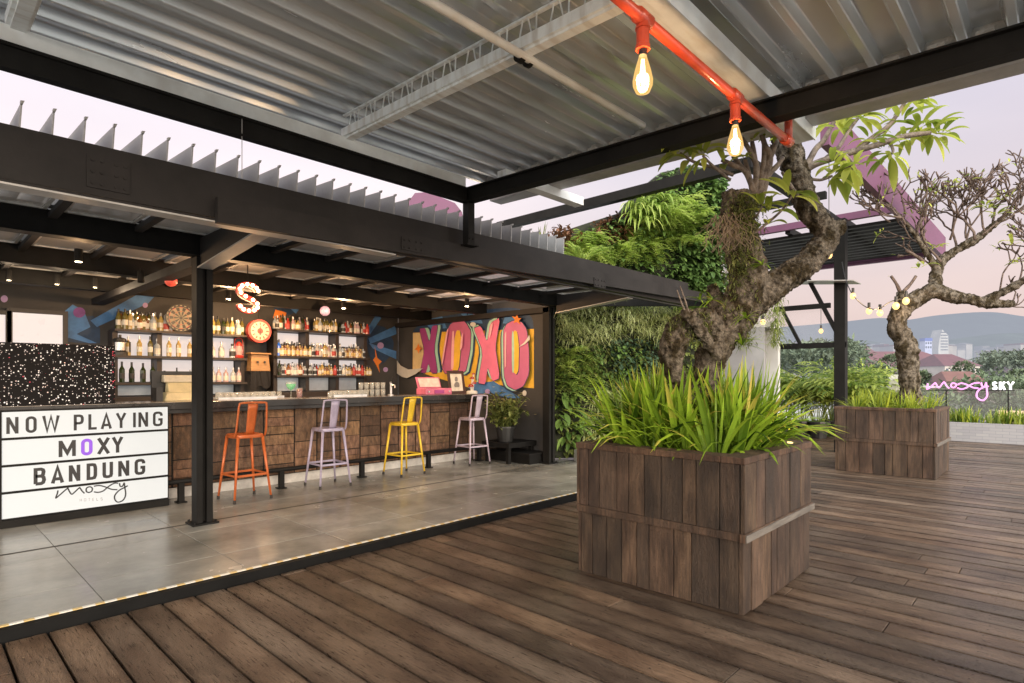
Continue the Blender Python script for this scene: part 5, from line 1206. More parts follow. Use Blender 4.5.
def patch(name, pl, n, kind, m, L0, L1, w, depth=.16, label=None):
    g = MB(); xs_ = [p[0] for p in pl]; ys_ = [p[1] for p in pl]; k = 0
    while k < n:
        x = random.uniform(min(xs_),max(xs_)); y = random.uniform(min(ys_),max(ys_))
        if not inpoly(x, y, pl): k += .2; continue
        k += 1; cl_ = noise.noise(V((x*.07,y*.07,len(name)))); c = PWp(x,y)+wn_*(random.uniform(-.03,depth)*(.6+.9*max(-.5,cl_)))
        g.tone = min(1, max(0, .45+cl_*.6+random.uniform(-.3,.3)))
        a = random.uniform(-1.3,1.3); out = wn_*random.uniform(.5,1)+wd*math.sin(a)*.8
        if kind == 'spider':
            for q in range(3): g.tone = min(1,max(0,.5+cl_*.6+random.uniform(-.4,.4))); g.leaf(c, wn_*random.uniform(.3,.9)+wd*random.uniform(-.8,.8)+V((0,0,random.uniform(.2,.9))), random.uniform(L0,L1), w, random.uniform(1.3,2.4), seg=6, shape='strap')
        elif kind == 'broad':
            g.leaf(c, out+V((0,0,random.uniform(-.9,.3))), random.uniform(L0,L1), random.uniform(L0,L1)*w, random.uniform(.3,.9), seg=4)
        elif kind == 'fern':
            dr = (out+V((0,0,random.uniform(-.3,.9)))).normalized(); L_ = random.uniform(L0,L1); p = c; t0 = g.tone
            for s_ in range(7):
                sd_ = dr.cross(V((0,0,1))).normalized()
                for sgn in (-1,1): g.leaf(p, sd_*sgn+dr*.4, L_*.28*(1-s_/8), w, .4, seg=2)
                p = p+dr*L_/7; dr = (dr+V((0,0,-.22))).normalized()
    return g.build(name, m, lw)
# dark filler everywhere
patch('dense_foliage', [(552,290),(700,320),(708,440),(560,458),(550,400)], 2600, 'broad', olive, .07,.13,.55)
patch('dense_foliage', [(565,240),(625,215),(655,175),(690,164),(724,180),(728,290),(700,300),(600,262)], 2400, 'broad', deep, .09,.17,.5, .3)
patch('spider_plants', [(553,303),(620,300),(690,318),(668,352),(648,345),(630,332),(600,350),(575,350),(556,340)], 620, 'spider', spider, .22,.46,.012, .25)
patch('spider_plants', [(592,392),(640,380),(660,400),(655,455),(583,455),(578,425)], 420, 'spider', spider, .2,.42,.012, .22)
patch('ivy_patch', [(560,348),(600,340),(640,350),(650,385),(600,392),(560,400)], 900, 'broad', deep, .05,.10,.7, .22)
patch('silvery_foliage', [(605,338),(660,340),(665,372),(640,385),(610,372)], 700, 'broad', bluegreen, .05,.09,.6, .28)
patch('fern_clump', [(556,345),(585,350),(600,380),(570,395),(552,380)], 200, 'fern', fern, .18,.34,.04, .35)
patch('fern_clump', [(600,395),(640,385),(660,420),(620,440),(598,425)], 240, 'fern', fern, .18,.34,.04, .35)
patch('philodendron', [(555,395),(575,380),(585,420),(575,445),(556,440)], 60, 'broad', leafmat('philodendron_leaf',(.07,.15,.03),(.28,.42,.10),.35), .16,.34,.38, .3)
patch('fern_clump', [(570,240),(592,234),(600,252),(594,266),(574,264)], 260, 'fern', fern, .22,.42,.05, .5)
patch('fern_clump', [(596,250),(618,242),(625,262),(600,266)], 170, 'fern', fern, .18,.34,.045, .3)
patch('fern_clump', [(650,212),(680,200),(695,222),(690,250),(660,246)], 380, 'fern', fern, .24,.44,.05, .6)
patch('fern_clump', [(625,225),(652,222),(655,262),(640,268),(622,255)], 260, 'fern', fern, .2,.36,.05, .3)
patch('arching_fronds', [(626,210),(655,200),(662,222),(640,232),(628,228)], 55, 'spider', fern, .45,.8,.05, .45)
patch('russet_foliage', [(588,225),(622,212),(636,225),(612,245),(590,245)], 420, 'broad', russet, .08,.18,.3, .3)
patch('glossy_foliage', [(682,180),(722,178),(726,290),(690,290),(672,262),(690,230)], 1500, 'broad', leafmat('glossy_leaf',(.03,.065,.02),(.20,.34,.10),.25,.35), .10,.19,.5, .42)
patch('fern_clump', [(668,300),(700,292),(716,300),(706,330),(680,330)], 240, 'fern', fern, .14,.26,.03, .35)
g = MB(); q0 = PWp(556,460); 
a = A_+wn_*.28; b = a+wd*1.2
g.bar((a.x,a.y,.17),(b.x,b.y,.17),.26,.2); o = g.build('trough', mat('pale_trough',(.42,.42,.40),.6), lw)
# pots and small plants on the canopy roof
potw = mat('white_pot', (.6,.6,.6), .5); terr = mat('terracotta', (.35,.13,.07), .7)
def potted(name, label, c, r, h, pm, leafs, m, L0, L1, w, kind='strap', spread=.9, droop=.7, group=None, up=1.0):
    t = thing(name, label, 'potted plant', c, group); c = V(c)
    g = MB(); g.lathe([(.001,0),(r*.72,0),(r,h),(r*1.06,h),(r*1.06,h*.9),(r*.98,h*.9)], c, 14) ; g.build('pot', pm, t)
    g = MB(); g.lathe([(.001,h*.85),(r*.95,h*.85)], c, 12); g.build('soil', soil, t)
    g = MB()
    for _ in range(leafs):
        a = random.uniform(0,6.28); g.tone = random.random(); sp = random.uniform(.1,spread)
        base = c+V((math.cos(a)*r*.4,math.sin(a)*r*.4,h*.85))
        if kind == 'strap': g.leaf(base,(math.cos(a)*sp,math.sin(a)*sp,up),random.uniform(L0,L1),w,droop,seg=5,shape='strap')
        elif kind == 'palm':
            dr = V((math.cos(a)*sp,math.sin(a)*sp,up*1.3)).normalized(); L_ = random.uniform(L0,L1); p = base.copy(); q = [p.copy()]
            for s_ in range(12):
                p = p+dr*L_/12; dr = (dr+V((math.cos(a)*.10,math.sin(a)*.10,-.11*droop))).normalized(); q.append(p.copy())
                if s_ > 2:
                    sd_ = dr.cross(V((0,0,1))).normalized()
                    for sgn in (-1,1):
                        g.tone = random.random(); g.leaf(p, sd_*sgn*.8+dr*.8, L_*.26*(1.15-s_/14), w, .7, seg=3, shape='strap')
            g.tube(q, .007, 4, False)
        else:
            p = base.copy(); dr = V((math.cos(a)*sp,math.sin(a)*sp,up)).normalized(); L_ = random.uniform(L0,L1); q = [p.copy()]
            for s_ in range(5): p = p+dr*L_/5; dr = (dr+V((random.gauss(0,.15),random.gauss(0,.15),0))).normalized(); q.append(p.copy())
            g.tube(q,.006,4,False)
            for s_ in range(16):
                pp = q[random.randint(2,5)]; g.tone = random.random(); g.leaf(pp+V((random.gauss(0,.03),random.gauss(0,.03),random.gauss(0,.03))), V((random.gauss(0,1),random.gauss(0,1),random.gauss(.1,.6))), w*2.4, w, .5, seg=3)
    g.build('foliage', m, t)
    return t
potted('potted_plant','small plant in a white pot standing on the canopy roof edge',(P(541,250,d=10.2)-V((0,0,.1))),.16,.26,potw,26,olive,.2,.4,.02)
potted('potted_plant','leafy red-brown plant in a small dark pot on the canopy roof',(P(560,256,d=10)-V((0,0,.1))),.10,.12,cap_b,22,russet,.3,.55,.05,'bush')
potted('potted_plant','feathery fern in a pot behind the roof louvres',(P(582,264,d=9.6)-V((0,0,.15))),.10,.10,cap_b,30,fern,.35,.6,.03,'palm')
g = MB(); a = P(470,236,d=10.6); b = P(600,262,d=9.7); g.bar(a-V((0,0,.1)),b-V((0,0,.1)),.5,.08); o = g.build('roof_plank_shelf', steel); tag(o,'dark ledge carrying the potted plants behind the canopy louvres','ledge')
# flowers at bar end
potted('flowering_plant','bushy plant with pale yellow flowers in a dark tub at the bar end',(7.12,6.95,.42),.17,.26,cap_b,46,olive,.3,.62,.05,'bush',.9)
g = MB()
for _ in range(70):
    c = V((7.12+random.gauss(0,.18),6.95+random.gauss(0,.16),1.02+random.gauss(0,.13)))
    for k in range(5):
        a = k*1.256; g.leaf(c,(math.cos(a),math.sin(a),.3),.035,.022,.3,seg=2)
o = g.build('blossoms', mat('pale_yellow_petal',(.7,.62,.30),.6)); fl = [x for x in bpy.data.objects if x.name.startswith('flowering_plant')][0]; o.parent = fl; o.location = -fl.location
g = MB(); g.box(6.9,7.58,6.65,7.3,.34,.42); g.box(6.94,7.0,6.7,6.76,.07,.34); g.box(6.94,7.0,7.2,7.26,.07,.34); g.box(7.5,7.56,6.7,6.76,.07,.34); g.box(7.5,7.56,7.2,7.26,.07,.34); o = g.build('low_bench', steel); tag(o,'low dark bench carrying the flowering tub by the mural wall','bench')
g = MB(); g.box(7.15,7.58,6.42,7.4,.071,.22); g.box(7.12,7.585,6.40,7.42,.22,.25); o = g.build('wall_step', steel); tag(o,'low dark plinth at the foot of the mural wall','plinth')
# pillar beside the living wall
g = MB(); pc = P(748,380,W=((10.9,4.7),(12.2,3.9))); pl1 = P(772,380,W=((10.9,4.7),(12.2,3.9)))
pillm = mat('grey_render', (.30,.30,.31), .8, var=.12, scale=2)
pil = thing('grey_pillar', 'pale grey rendered pillar frame behind the foreground tree', 'pillar', (11.2,4.5,0))
c = P(757,380,d=11.6)
g = MB(); g.box(c.x-.35,c.x+.35,c.y-.05,c.y+.5,.0,2.48); g.build('core', pillm, pil)
lt = mat('white_render', (.55,.55,.54), .8, var=.08, scale=2)
g = MB(); g.box(c.x-.38,c.x-.352,c.y-.28,c.y+.5,.0,2.48); g.build('side_fin', pillm, pil)
g = MB(); g.box(c.x+.352,c.x+.47,c.y-.28,c.y+.5,0,2.48); g.box(c.x-.38,c.x+.47,c.y-.28,c.y+.5,2.481,2.6); g.build('white_surround', lt, pil)
g = MB(); c2 = P(700,380,d=12.2); g.box(c2.x-.7,c2.x+.7,c2.y,c2.y+.2,0,2.0); o = g.build('white_screen_wall', lt); tag(o,'white rendered low wall seen through the gap in the trunk','wall')
# trailing greenery over pillar
g = MB()
for (px_, n, y0, y1) in ((776,500,290,345),(742,220,296,350),(760,120,300,318)):
    for _ in range(n):
        y = random.uniform(y0,y1); cpt = P(px_+random.gauss(0,3.2), y, d=11.2+random.uniform(-.2,.2)); g.tone = random.random(); g.leaf(cpt,(random.gauss(0,.5),random.gauss(0,.5),random.uniform(-.3,.5)),random.uniform(.12,.3),.014,2.0,seg=5,shape='strap')
o = g.build('trailing_plant', leafmat('trailing_leaf',(.08,.13,.02),(.38,.44,.12),.4)); tag(o,'trailing green plant cascading over the pale grey pillar','plant')
# ================================================================== FAR PAVILION
random.seed(33)
pav = thing('slatted_pavilion', 'dark slatted pergola roof with pink fascia on a black post behind the trees', 'pergola', (13.1,3.33,0))
pinkm = mat('pink_fascia', (.115,.038,.088), .6, var=.12, scale=2)
g = MB(); g.box(13.0,13.2,3.22,3.42,0,4.7); g.build('post', steel, pav)
g = MB(); g.box(13.3,13.42,2.44,6.2,4.72,4.86); g.build('pink_rim', pinkm, pav)
g = MB(); g.box(17.5,17.62,2.44,6.2,4.5,4.7); g.build('pink_rim', pinkm, pav)
g = MB(); g.box(8.0,17.6,2.16,2.26,4.42,4.93); g.build('pink_fascia', pinkm, pav)
for xx in [13.6+.34*i for i in range(12)]:
    g = MB(); g.box(xx,xx+.12,2.3,6.2,4.60,4.66); g.build('slat', steel, pav)
for yy in (2.32,3.3,4.4,5.6):
    g = MB(); g.box(13.42,17.5,yy,yy+.1,4.663,4.80); g.build('rafter', steel, pav)
g = MB(); g.box(8.55,13.3,3.34,3.46,4.58,4.74); g.box(8.55,8.70,3.47,8.6,4.58,4.74); g.box(10.9,11.0,3.0,6.0,4.58,4.70); g.build('beam', steel, pav)
g = MB(); a = P(786,301,d=12.5); 
gp = thing('glazed_lean_to', 'sloping glazed lean-to frame beside the black pergola post', 'glass canopy', (13.1,4,2.1))
g = MB(); X = 13.06
g.bar((X,3.5,2.98),(X,4.6,2.98),.08,.10); g.bar((X,3.22,2.17),(X,5.0,2.17),.09,.11); g.bar((X,3.99,3.72),(X,3.30,2.25),.07,.09,(1,0,0)); g.bar((X,4.42,2.92),(X,4.07,2.2),.06,.07,(1,0,0)); g.build('frame', steel, gp)
gl2 = mat('pane_glass', (.75,.72,.75), .05, var=.03); gl2.node_tree.nodes['Principled BSDF'].inputs['Alpha'].default_value = .06
g = MB(); g.box(X+.06,X+.066,3.45,5.0,2.24,2.92); g.build('pane', gl2, gp)
g = MB(); g.hexa([(12.7,3.0,3.38),(13.3,3.0,3.38),(13.3,5.3,3.62),(12.7,5.3,3.62),(12.7,3.0,3.40),(13.3,3.0,3.40),(13.3,5.3,3.64),(12.7,5.3,3.64)]); g.build('roof_sheet', grey_steel, gp)
# pink parapet of the tower block behind the bar
q = [P(408,202,d=17),P(415,193,d=17),P(428,192,d=17),P(455,203,d=17),P(462,212,d=17),P(462,235,d=17),P(405,225,d=17)]
g = MB(); g.prism(q, (.4,.4,0)); o = g.build('pink_gable', pinkm); tag(o,'pink painted gable top peeking above the louvres left of the roof post','gable')
# ================================================================== STRING LIGHTS
sl_ = thing('string_lights', 'festoon string of warm globe bulbs slung from the pergola post to the far tree', 'string lights', P(853,297,d=10.6))
g = MB(); path = cat_curve([P(842,262,d=11.5),P(846,280,d=11.2),P(853,295,d=10.9),P(866,307,d=10.5),P(878,309,d=10.2),P(888,303,d=9.8),P(896,300,d=9.25),P(906,298,d=9.2)],5); g.tube(path,.009,5); g.build('cable', blackp, sl_)
pearl = mat('globe_bulb', (.2,.12,.05), .3, emit=1.9, ecol=(1,.62,.22), var=0)
for (x, y, d_) in ((853,296,10.9),(869,311,10.45),(880,313,10.15),(896,306,9.15),(906,301,9.15)):
    c = P(x,y,d=d_); g = MB(); g.tube([c+V((0,0,.06)),c+V((0,0,.15))],.024,8); so2 = g.build('socket', blackp, sl_); g = MB(); g.sphere(c,.05,12,8,1.2); g.build('bulb', pearl, so2, smooth=True)
    plight('festoon_glow', c-V((FW[0],FW[1],0))*.15, 4, (1,.66,.36), .05, sl_)
for (x, y, d_, lab) in ((829,255,8.5,'warm bare bulb glowing beside the thick branch of the near tree'),(821,331,12.3,'soft warm bulb glowing behind the glazed lean-to'),(763,322,10.9,'faint warm bulb by the pale pillar')):
    c = P(x,y,d=d_); t = thing('globe_bulb', lab, 'bulb', c); g = MB(); g.sphere(c,.045,12,8,1.2); g.build('bulb', pearl, t, smooth=True); g = MB(); g.tube([c+V((0,0,.05)),c+V((0,0,.12))],.022,8); g.tube([c+V((0,0,.12)),c+V((0,0,.5 if d_>9 else 1.6))],.006,5); g.build('socket', blackp, t)
# ================================================================== POTTED PALMS BY THE FAR EDGE
palm = leafmat('palm_leaf', (.10,.19,.03), (.55,.64,.16), .5)
specs = [(783,436,1.0,'palm','tall feathery palm in a black pot, leftmost beside the foreground planter'),(800,437,1.15,'palm','feathery palm in a black pot, second from the left'),(818,438,1.0,'palm','dark green palm in a black pot before the post'),(832,436,.95,'palm','small palm in a black pot left of the far planter'),(850,432,1.25,'bush','leafy shrub in a black pot behind the far planter'),(866,430,1.1,'bush','light green shrub in a black pot behind the bare tree'),(771,431,1.1,'palm','palm in a black pot half hidden by the pale pillar')]
for (x, y, s, kind, lab) in specs:
    c = P(x, y, Z=0.0); c.z = .003
    if kind == 'palm': potted('potted_palm', lab, c, .26, .42, cap_b, 44, palm, 1.7*s, 2.5*s, .085, 'palm', .65, 1.1, 'potted palms near the far deck edge')
    else: potted('potted_shrub', lab, c, .25, .4, cap_b, 46, palm, .9*s, 1.5*s, .05, 'bush', .5)
# ================================================================== EDGE PLANTER, GLASS RAIL, NEON
brick = bpy.data.materials.new('white_brick'); brick.use_nodes = True; _n = brick.node_tree; bt = _n.nodes.new('ShaderNodeTexBrick'); _tc = _n.nodes.new('ShaderNodeTexCoord'); _mp = _n.nodes.new('ShaderNodeMapping'); _mp.inputs['Rotation'].default_value = (R_(90),0,R_(90)); bt.inputs['Scale'].default_value = 5
_mp.vector_type = 'POINT'
_sx = _n.nodes.new('ShaderNodeSeparateXYZ'); _cb = _n.nodes.new('ShaderNodeCombineXYZ')
_n.links.new(_tc.outputs['Object'], _sx.inputs[0]); _n.links.new(_sx.outputs['Y'], _cb.inputs['X']); _n.links.new(_sx.outputs['Z'], _cb.inputs['Y']); _n.links.new(_cb.outputs[0], bt.inputs['Vector'])
bt.inputs['Color1'].default_value = (.33,.33,.35,1); bt.inputs['Color2'].default_value = (.28,.28,.31,1); bt.inputs['Mortar'].default_value = (.17,.17,.19,1); bt.inputs['Mortar Size'].default_value = .012; bt.inputs['Row Height'].default_value = .35; bt.inputs['Brick Width'].default_value = 1.2
_n.links.new(bt.outputs['Color'], _n.nodes['Principled BSDF'].inputs['Base Color'])
XE = 17.35
for k, (ya, yb) in enumerate(((-4.5,-1.9),(-1.88,.32),(.34,2.2),(2.22,4.4))):
    t = thing('brick_planter', ['long white brick edge planter beyond the right border','white brick edge planter at the right picture border','white brick edge planter just right of the far wooden planter','white brick edge planter hidden behind the far wooden planter'][k], 'planter', (XE+.2,(ya+yb)/2,0))
    g = MB(); g.box(XE,XE+.06,ya,yb,.0,.45); g.box(XE+.4,XE+.46,ya,yb,0,.45); g.box(XE+.061,XE+.399,ya,ya+.05,0,.45); g.box(XE+.061,XE+.399,yb-.05,yb,0,.45); g.build('brick_wall', brick, t)
    g = MB(); g.box(XE+.061,XE+.399,ya+.051,yb-.051,.2,.40); g.build('soil', soil, t)
for k, (x, y) in enumerate(((957,421),(970,421),(998,423),(1012,424),(1022,424),(943,420))):
    c = P(x, y, X=XE+.22); g = MB()
    for _ in range(55):
        a = random.uniform(0,6.28); sp = random.uniform(.1,.8); g.tone = random.random(); g.leaf((c.x+random.gauss(0,.06),c.y+random.gauss(0,.12),.4),(math.cos(a)*sp,math.sin(a)*sp,1),random.uniform(.25,.5),.035,.6,seg=4,shape='strap')
    o = g.build('edge_plant', strap2 if k % 2 else palm); tag(o, f"tufted strap-leaf plant in the white brick edge planters, {['below the neon m','below the neon x','below the neon K','below the neon Y','at the right border','left end'][k]}", 'plant', 'plants in the brick edge planters')
rl = thing('glass_balustrade', 'clear glass balustrade with slim dark posts along the terrace edge', 'railing', (XE+.3,1,.4))
g = MB(); g.box(XE+.30,XE+.312,-4.5,4.4,.42,1.25); g.build('pane', gl2, rl)
for yy in (-2.6,.55,2.9):
    g = MB(); g.box(XE+.25,XE+.36,yy-.03,yy+.03,.40,1.27); g.build('post', steel, rl)
g = MB(); g.box(XE+.27,XE+.34,2.3,4.4,1.255,1.3); g.build('handrail', white_steel, rl)
# neon script
ns = thing('neon_sign', 'pink and white neon sign reading moxy SKY on the terrace edge', 'neon sign', P(970,385,X=XE))
neonp = mat('neon_pink', (.3,.1,.3), .3, emit=1.5, ecol=(1,.36,.85), var=0); neonw = mat('neon_white', (.3,.3,.3), .3, emit=2, ecol=(1,.93,1), var=0)
def NP(x, y): return P(922+x/10.45, 372+y/10.45, X=XE+.2)
for kk, pth in enumerate([[(60,120),(55,150),(48,180),(85,160),(132,118),(145,120),(175,165),(222,110),(236,112),(262,152),(285,170)], [(330,165),(302,150),(312,120),(345,120),(358,142),(330,165)],
  [(370,132),(405,118),(455,127),(530,162),(590,170)], [(368,165),(410,180),(460,165),(530,122),(600,112)], [(618,110),(628,148),(655,150),(668,110)], [(668,110),(676,180),(678,255),(630,298),(572,262),(582,200),(640,160),(695,150)]]):
    g = MB(); g.tube([q_+V((.004*kk,0,0)) for q_ in cat_curve([NP(a,b) for a,b in pth],4)], .017, 6); g.build('script_tube', neonp, ns, smooth=True)
for c, xa, xb in (('S',740,782),('K',808,868),('Y',888,962)):
    gl_, wd_ = glyph(c, .34); g = MB(); z0 = NP(xa,185); y0 = z0.y; y1 = NP(xb,185).y; z1 = NP(xa,102).z
    for k, (pts, cl_) in enumerate(gl_):
        g.tube([V((XE+.2+.002*k, y0+(y1-y0)*p[0]/wd_, z0.z+(z1-z0.z)*p[1]/2)) for p in pts], .024, 6)
    g.build('block_letter', neonw, ns)
g = MB(); g.tube([NP(50,190)+V((.05,0,0)),NP(965,190)+V((.05,0,0))],.012,5)
for xx in (250,900): a = NP(xx,190)+V((.05,0,0)); g.tube([a,V((a.x,a.y,.4))],.015,5)
g.build('support', steel, ns)
g = MB(); c = P(901,382,X=XE-1.2); g.box(c.x-.1,c.x+.1,c.y-.28,c.y+.22,0,1.6-.02); o = g.build('white_cabinet', lt); tag(o,'white cabinet behind the far planter, right of the tree trunk','cabinet')
g = MB(); c = P(986,408,X=XE+.9); o = None
g.box(XE+.8,XE+1.0,-.6,1.2,-.3,.72); o = g.build('lit_parapet', mat('lit_parapet',(.62,.45,.28),.7,emit=.35,ecol=(1,.7,.38))); tag(o,'warmly lit parapet behind the edge planter below the neon sign','parapet')  # its own emission stands in for warm light falling on it
# ================================================================== CITY
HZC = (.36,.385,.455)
def hz(c, d, k=400):  # distance haze put into the base colour and emission
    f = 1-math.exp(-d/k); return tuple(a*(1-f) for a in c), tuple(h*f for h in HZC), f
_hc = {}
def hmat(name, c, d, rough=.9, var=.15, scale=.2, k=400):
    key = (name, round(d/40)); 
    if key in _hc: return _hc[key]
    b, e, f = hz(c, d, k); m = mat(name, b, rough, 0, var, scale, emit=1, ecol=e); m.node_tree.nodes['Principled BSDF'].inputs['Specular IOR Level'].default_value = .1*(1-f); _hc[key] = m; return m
def dirs(d): return V((FW[0],FW[1],0)), V((RT[0],RT[1],0))
GZ = -30
def building(name, label, cat, xl, xr, ye, yt, d, wallc, roofc, dep=14, floors=2, nwin=8, roof='hip', yb=None, overhang=.6):
    f, r = dirs(d); c = P((xl+xr)/2, ye, d=d); W_ = (xr-xl)/FPX*d; ze = c.z; zt = P(xl, yt, d=d).z; zb = GZ if yb is None else P(xl, yb, d=d).z
    t = thing(name, label, cat, (c.x, c.y, zb)); c = V((c.x,c.y,0))
    def q(u, v, z): return c+r*u+f*v+V((0,0,z))
    h = W_/2
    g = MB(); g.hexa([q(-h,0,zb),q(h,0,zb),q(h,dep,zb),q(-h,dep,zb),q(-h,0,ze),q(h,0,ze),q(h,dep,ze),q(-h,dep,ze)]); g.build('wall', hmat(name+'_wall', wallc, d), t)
    rm_ = hmat(name+'_roof', roofc, d, .9, .2, .4); g = MB(); o_ = overhang
    if roof == 'hip':
        ins = min(h*.45, dep*.5); n = g.pts([q(-h-o_,-o_,ze+.05),q(h+o_,-o_,ze+.05),q(h+o_,dep+o_,ze+.05),q(-h-o_,dep+o_,ze+.05),q(-h+ins,dep/2,zt),q(h-ins,dep/2,zt)])
        for fc in ((0,1,5,4),(1,2,5),(2,3,4,5),(3,0,4),(3,2,1,0)): g.face([n+i for i in fc])
    elif roof == 'gable':
        n = g.pts([q(-h-o_,-o_,ze+.05),q(h+o_,-o_,ze+.05),q(h+o_,dep+o_,ze+.05),q(-h-o_,dep+o_,ze+.05),q(0,-o_,zt),q(0,dep+o_,zt)])
        for fc in ((0,1,4),(1,2,5,4),(2,3,5),(3,0,4,5),(3,2,1,0)): g.face([n+i for i in fc])
    else: g.hexa([q(-h-.2,-.2,ze),q(h+.2,-.2,ze),q(h+.2,dep,ze),q(-h-.2,dep,ze),q(-h-.2,-.2,zt),q(h+.2,-.2,zt),q(h+.2,dep,zt),q(-h-.2,dep,zt)])
    g.build('roof', rm_, t)
    wm = hmat('city_window', (.05,.06,.08), d); fh = 3.2
    for fl_ in range(floors):
        g = MB(); z1 = ze-.9-fl_*fh
        for k in range(nwin):
            u = -h+W_*(k+.5)/nwin; w2 = W_/nwin*.28; g.hexa([q(u-w2,-.06,z1-1.6),q(u+w2,-.06,z1-1.6),q(u+w2,-.01,z1-1.6),q(u-w2,-.01,z1-1.6),q(u-w2,-.06,z1),q(u+w2,-.06,z1),q(u+w2,-.01,z1),q(u-w2,-.01,z1)])
        g.build('window_row', wm, t)
    return t, q, ze, zt, h
red = (.17,.055,.055); red2 = (.14,.05,.055); cr2 = (.50,.46,.42)
building('villa','small pale block with a red hipped roof in front of the hills','building',859,879,356,345,330,cr2,red,14,3,5)
building('hotel_block','long red-roofed complex with pale gabled dormers, stretching behind the tree','building',868,968,367,350,230,cr2,red,26,3,16)
t, q, ze, zt, h = building('hotel_wing','lower red-roofed wing with white arcade in front of the long complex','building',905,946,384,370,190,cr2,red2,16,2,9)
building('hotel_wing','right red-roofed wing with small round dormers','building',945,980,366,353,215,cr2,red2,20,2,8)
building('house','near house with broad brown-red hipped roof behind the neon sign','house',956,1012,396,371,110,(.34,.30,.28),(.16,.075,.06),14,2,6)
building('house','pale house with red roof among trees at the right border','house',1006,1040,374,365,260,cr2,red,14,2,5)
building('flat_block','white flat-roofed block left of the tree trunk','building',862,880,366,364,280,cr2,cr2,14,3,4,'flat')
random.seed(4)
for k in range(60):
    x = random.uniform(785,1040); y = random.uniform(344,354); d_ = random.uniform(500,1100); w_ = random.uniform(3,9)
    building('distant_building', f"hazy far building on the hillside, {ORD[k%14]} of its cluster, {'pale' if k%2 else 'reddish'} and {'low' if w_>6 else 'narrow'}", 'building', x, x+w_, y, y-random.uniform(1,2.5), d_, random.choice([cr2,(.6,.58,.56),(.35,.33,.33)]), random.choice([red,cr2,(.3,.3,.32)]), 20, 0, 4, random.choice(['flat','hip','flat']))[0]['group'] = 'hazy distant buildings below the hills'
t = thing('curved_tower','pale curved sail-shaped tower rising above the red roofs','tower',P(944,350,d=520))
f, r = dirs(0); g = MB(); n = 12; c = P(944,352,d=520)
tw = hmat('tower_wall',(.62,.62,.62),560); a0 = []
for i in range(n+1):
    tt = i/n; a0.append((-5+3.5*tt**2.2, 20*tt))
pts = [c+r*u+V((0,0,z-25)) for u, z in [(-5,0)]+[(u,z+25) for u,z in a0]]+[c+r*u+V((0,0,z-25)) for u, z in [(3.8,40),(4.5,0)]]
g.prism(pts, f*12); g.build('shell', tw, t)
g = MB()
for i in range(7):
    zz = 1.5+i*2.6; g.prism([c+r*-3.0+V((0,0,zz))-f*.1,c+r*3.4+V((0,0,zz))-f*.1,c+r*3.4+V((0,0,zz+.9))-f*.1,c+r*-3.0+V((0,0,zz+.9))-f*.1], f*.08)
g.build('window_band', hmat('city_window',(.05,.06,.08),900), t)
building('blue_tower','small white and blue tower beside the curved tower','tower',925,932,341,338,460,(.5,.55,.8),(.1,.15,.5),6,2,3,'flat')
# hills
def hill(name, d, prof, c, k=520, th=400, dz=None):
    g = MB(); n = len(prof); m = hmat(name, c, d, .95, .35, .012, k)
    base = len(g.v); rows_ = 7
    pr = cat_curve([(x,y,0) for x,y in prof], 6)
    for j in range(rows_):
        for p in pr:
            u = j/(rows_-1); dd = d+th*u; y = p.y; top = P(p.x, y, d=d+th).z
            z = GZ+(top-GZ)*(u**.8)+ (noise.noise(V((p.x*.05,u*4,d)))*6 if 0 < j < rows_-1 else 0); q = P(p.x, 378, d=dd); g.v.append((q.x,q.y,z))
    L_ = len(pr)
    for j in range(rows_-1):
        for i in range(L_-1): a = base+j*L_+i; g.face((a,a+1,a+L_+1,a+L_))
    o = g.build(name, m, smooth=True); return struct(o)
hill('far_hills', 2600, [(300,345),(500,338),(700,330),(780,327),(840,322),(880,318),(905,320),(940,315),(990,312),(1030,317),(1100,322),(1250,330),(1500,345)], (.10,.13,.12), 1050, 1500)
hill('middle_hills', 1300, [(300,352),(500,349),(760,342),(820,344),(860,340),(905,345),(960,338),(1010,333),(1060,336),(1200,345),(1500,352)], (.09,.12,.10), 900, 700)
# trees as individuals near, forest as stuff
def clumpy(g, c, R, H_, n, ls):
    for _ in range(n):
        th_ = random.uniform(0,6.28); ph = random.uniform(-.5,1.3); rr_ = R*(.55+.45*random.random())*(1+.35*noise.noise(V((math.cos(th_)*1.6,math.sin(th_)*1.6,ph*2+c.x))))
        p = c+V((rr_*math.cos(th_)*math.cos(ph), rr_*math.sin(th_)*math.cos(ph), H_*.5*math.sin(ph)))
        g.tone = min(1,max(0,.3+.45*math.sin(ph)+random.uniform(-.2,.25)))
        a = V((random.gauss(0,1),random.gauss(0,1),random.gauss(.3,.7))); g.leaf(p, a, ls*random.uniform(.7,1.3), ls*.6, .2, seg=2)
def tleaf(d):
    f_ = 1-math.exp(-d/520); c1 = (.03,.055,.025); c2 = (.16,.23,.10)  # haze mixed into the leaf colours by distance
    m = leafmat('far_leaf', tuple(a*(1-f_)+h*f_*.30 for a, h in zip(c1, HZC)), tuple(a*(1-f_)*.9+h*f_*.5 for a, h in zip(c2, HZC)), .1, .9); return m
g = MB(); 
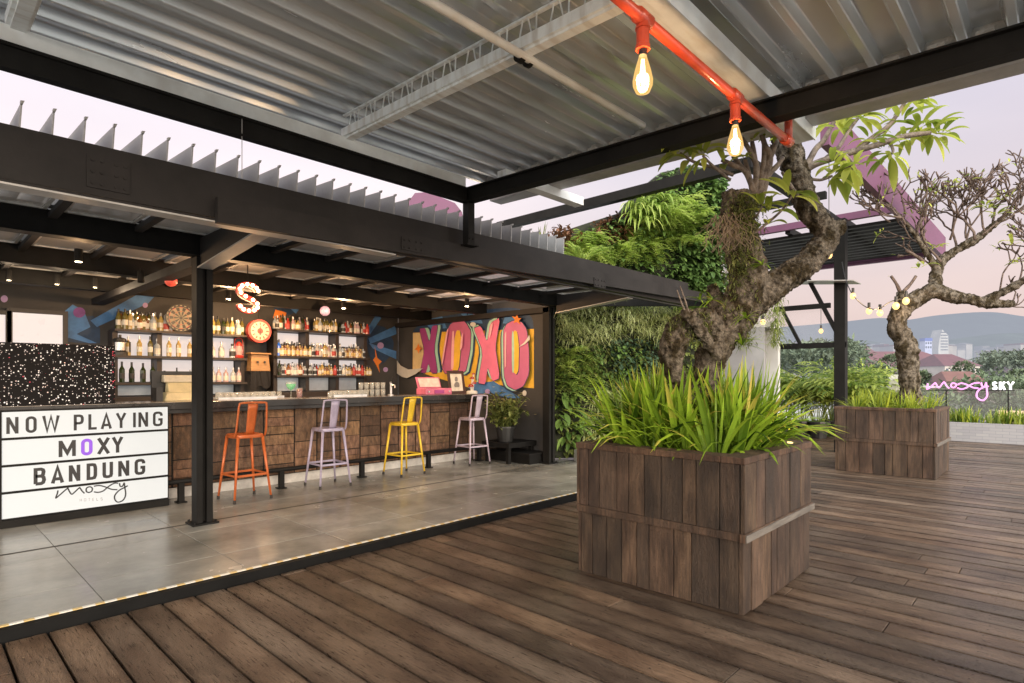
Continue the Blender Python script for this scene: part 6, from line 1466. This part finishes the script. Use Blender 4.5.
for _ in range(160):
    x = random.uniform(740,862); d_ = random.uniform(150,260); yt = 349+random.uniform(-2,7); p = P(x, yt, d=d_)
    clumpy(g, p-V((0,0,4)), random.uniform(4,7), 12, 60, 1.7)
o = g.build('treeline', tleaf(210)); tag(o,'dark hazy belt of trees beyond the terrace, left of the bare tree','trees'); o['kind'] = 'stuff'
g = MB()
for _ in range(260):
    x = random.uniform(862,1060); d_ = random.uniform(90,180); yt = random.choice([383,388,392,396,402])+random.uniform(-4,4); p = P(x, yt, d=d_)
    if 905 < x < 946 and yt < 388: continue
    clumpy(g, p-V((0,0,3)), random.uniform(2.5,4.5), 8, 60, 1.1)
o = g.build('treetops', tleaf(120)); tag(o,'mass of dark green treetops below the red roofs','trees'); o['kind'] = 'stuff'
g = MB()
for _ in range(120):
    x = random.uniform(985,1060); d_ = random.uniform(250,340); yt = random.uniform(356,368); p = P(x, yt, d=d_); clumpy(g, p-V((0,0,3)), random.uniform(5,9), 12, 60, 2)
o = g.build('hillside_trees', tleaf(300)); tag(o,'soft green wooded slope at the right border behind the roofs','trees'); o['kind'] = 'stuff'
for k, (x, yt, d_, R__, lab) in enumerate(((963,370,140,3.6,'rounded dark tree rising in front of the red roofs above the neon script'),(890,362,150,3.4,'dark tree just left of the bare trunk'),(880,372,130,3,'low dark tree behind the string of bulbs'),(922,378,120,2.2,'small conifer-like tree right of the trunk'),(945,384,120,3,'bushy dark tree left of the brown roofed house'),(1018,378,140,3.5,'dark tree at the right border above the neon Y'))):
    p = P(x, yt, d=d_); t = thing('city_tree', lab, 'tree', (p.x,p.y,GZ)); g = MB(); clumpy(g, p-V((0,0,R__*.7)), R__, R__*2.4, 700, .9); clumpy(g, p-V((R__*.5,-R__*.4,R__*1.7)), R__*1.1, R__*2.2, 600, .9); g.build('crown', tleaf(d_), t)
    g = MB(); g.tube([(p.x,p.y,GZ),(p.x,p.y,p.z-R__*2)],[.5,.3],7); g.build('trunk', hmat('far_bark',(.05,.04,.03),d_), t)
# surfaces behind the camera so the terrace reads complete from other positions
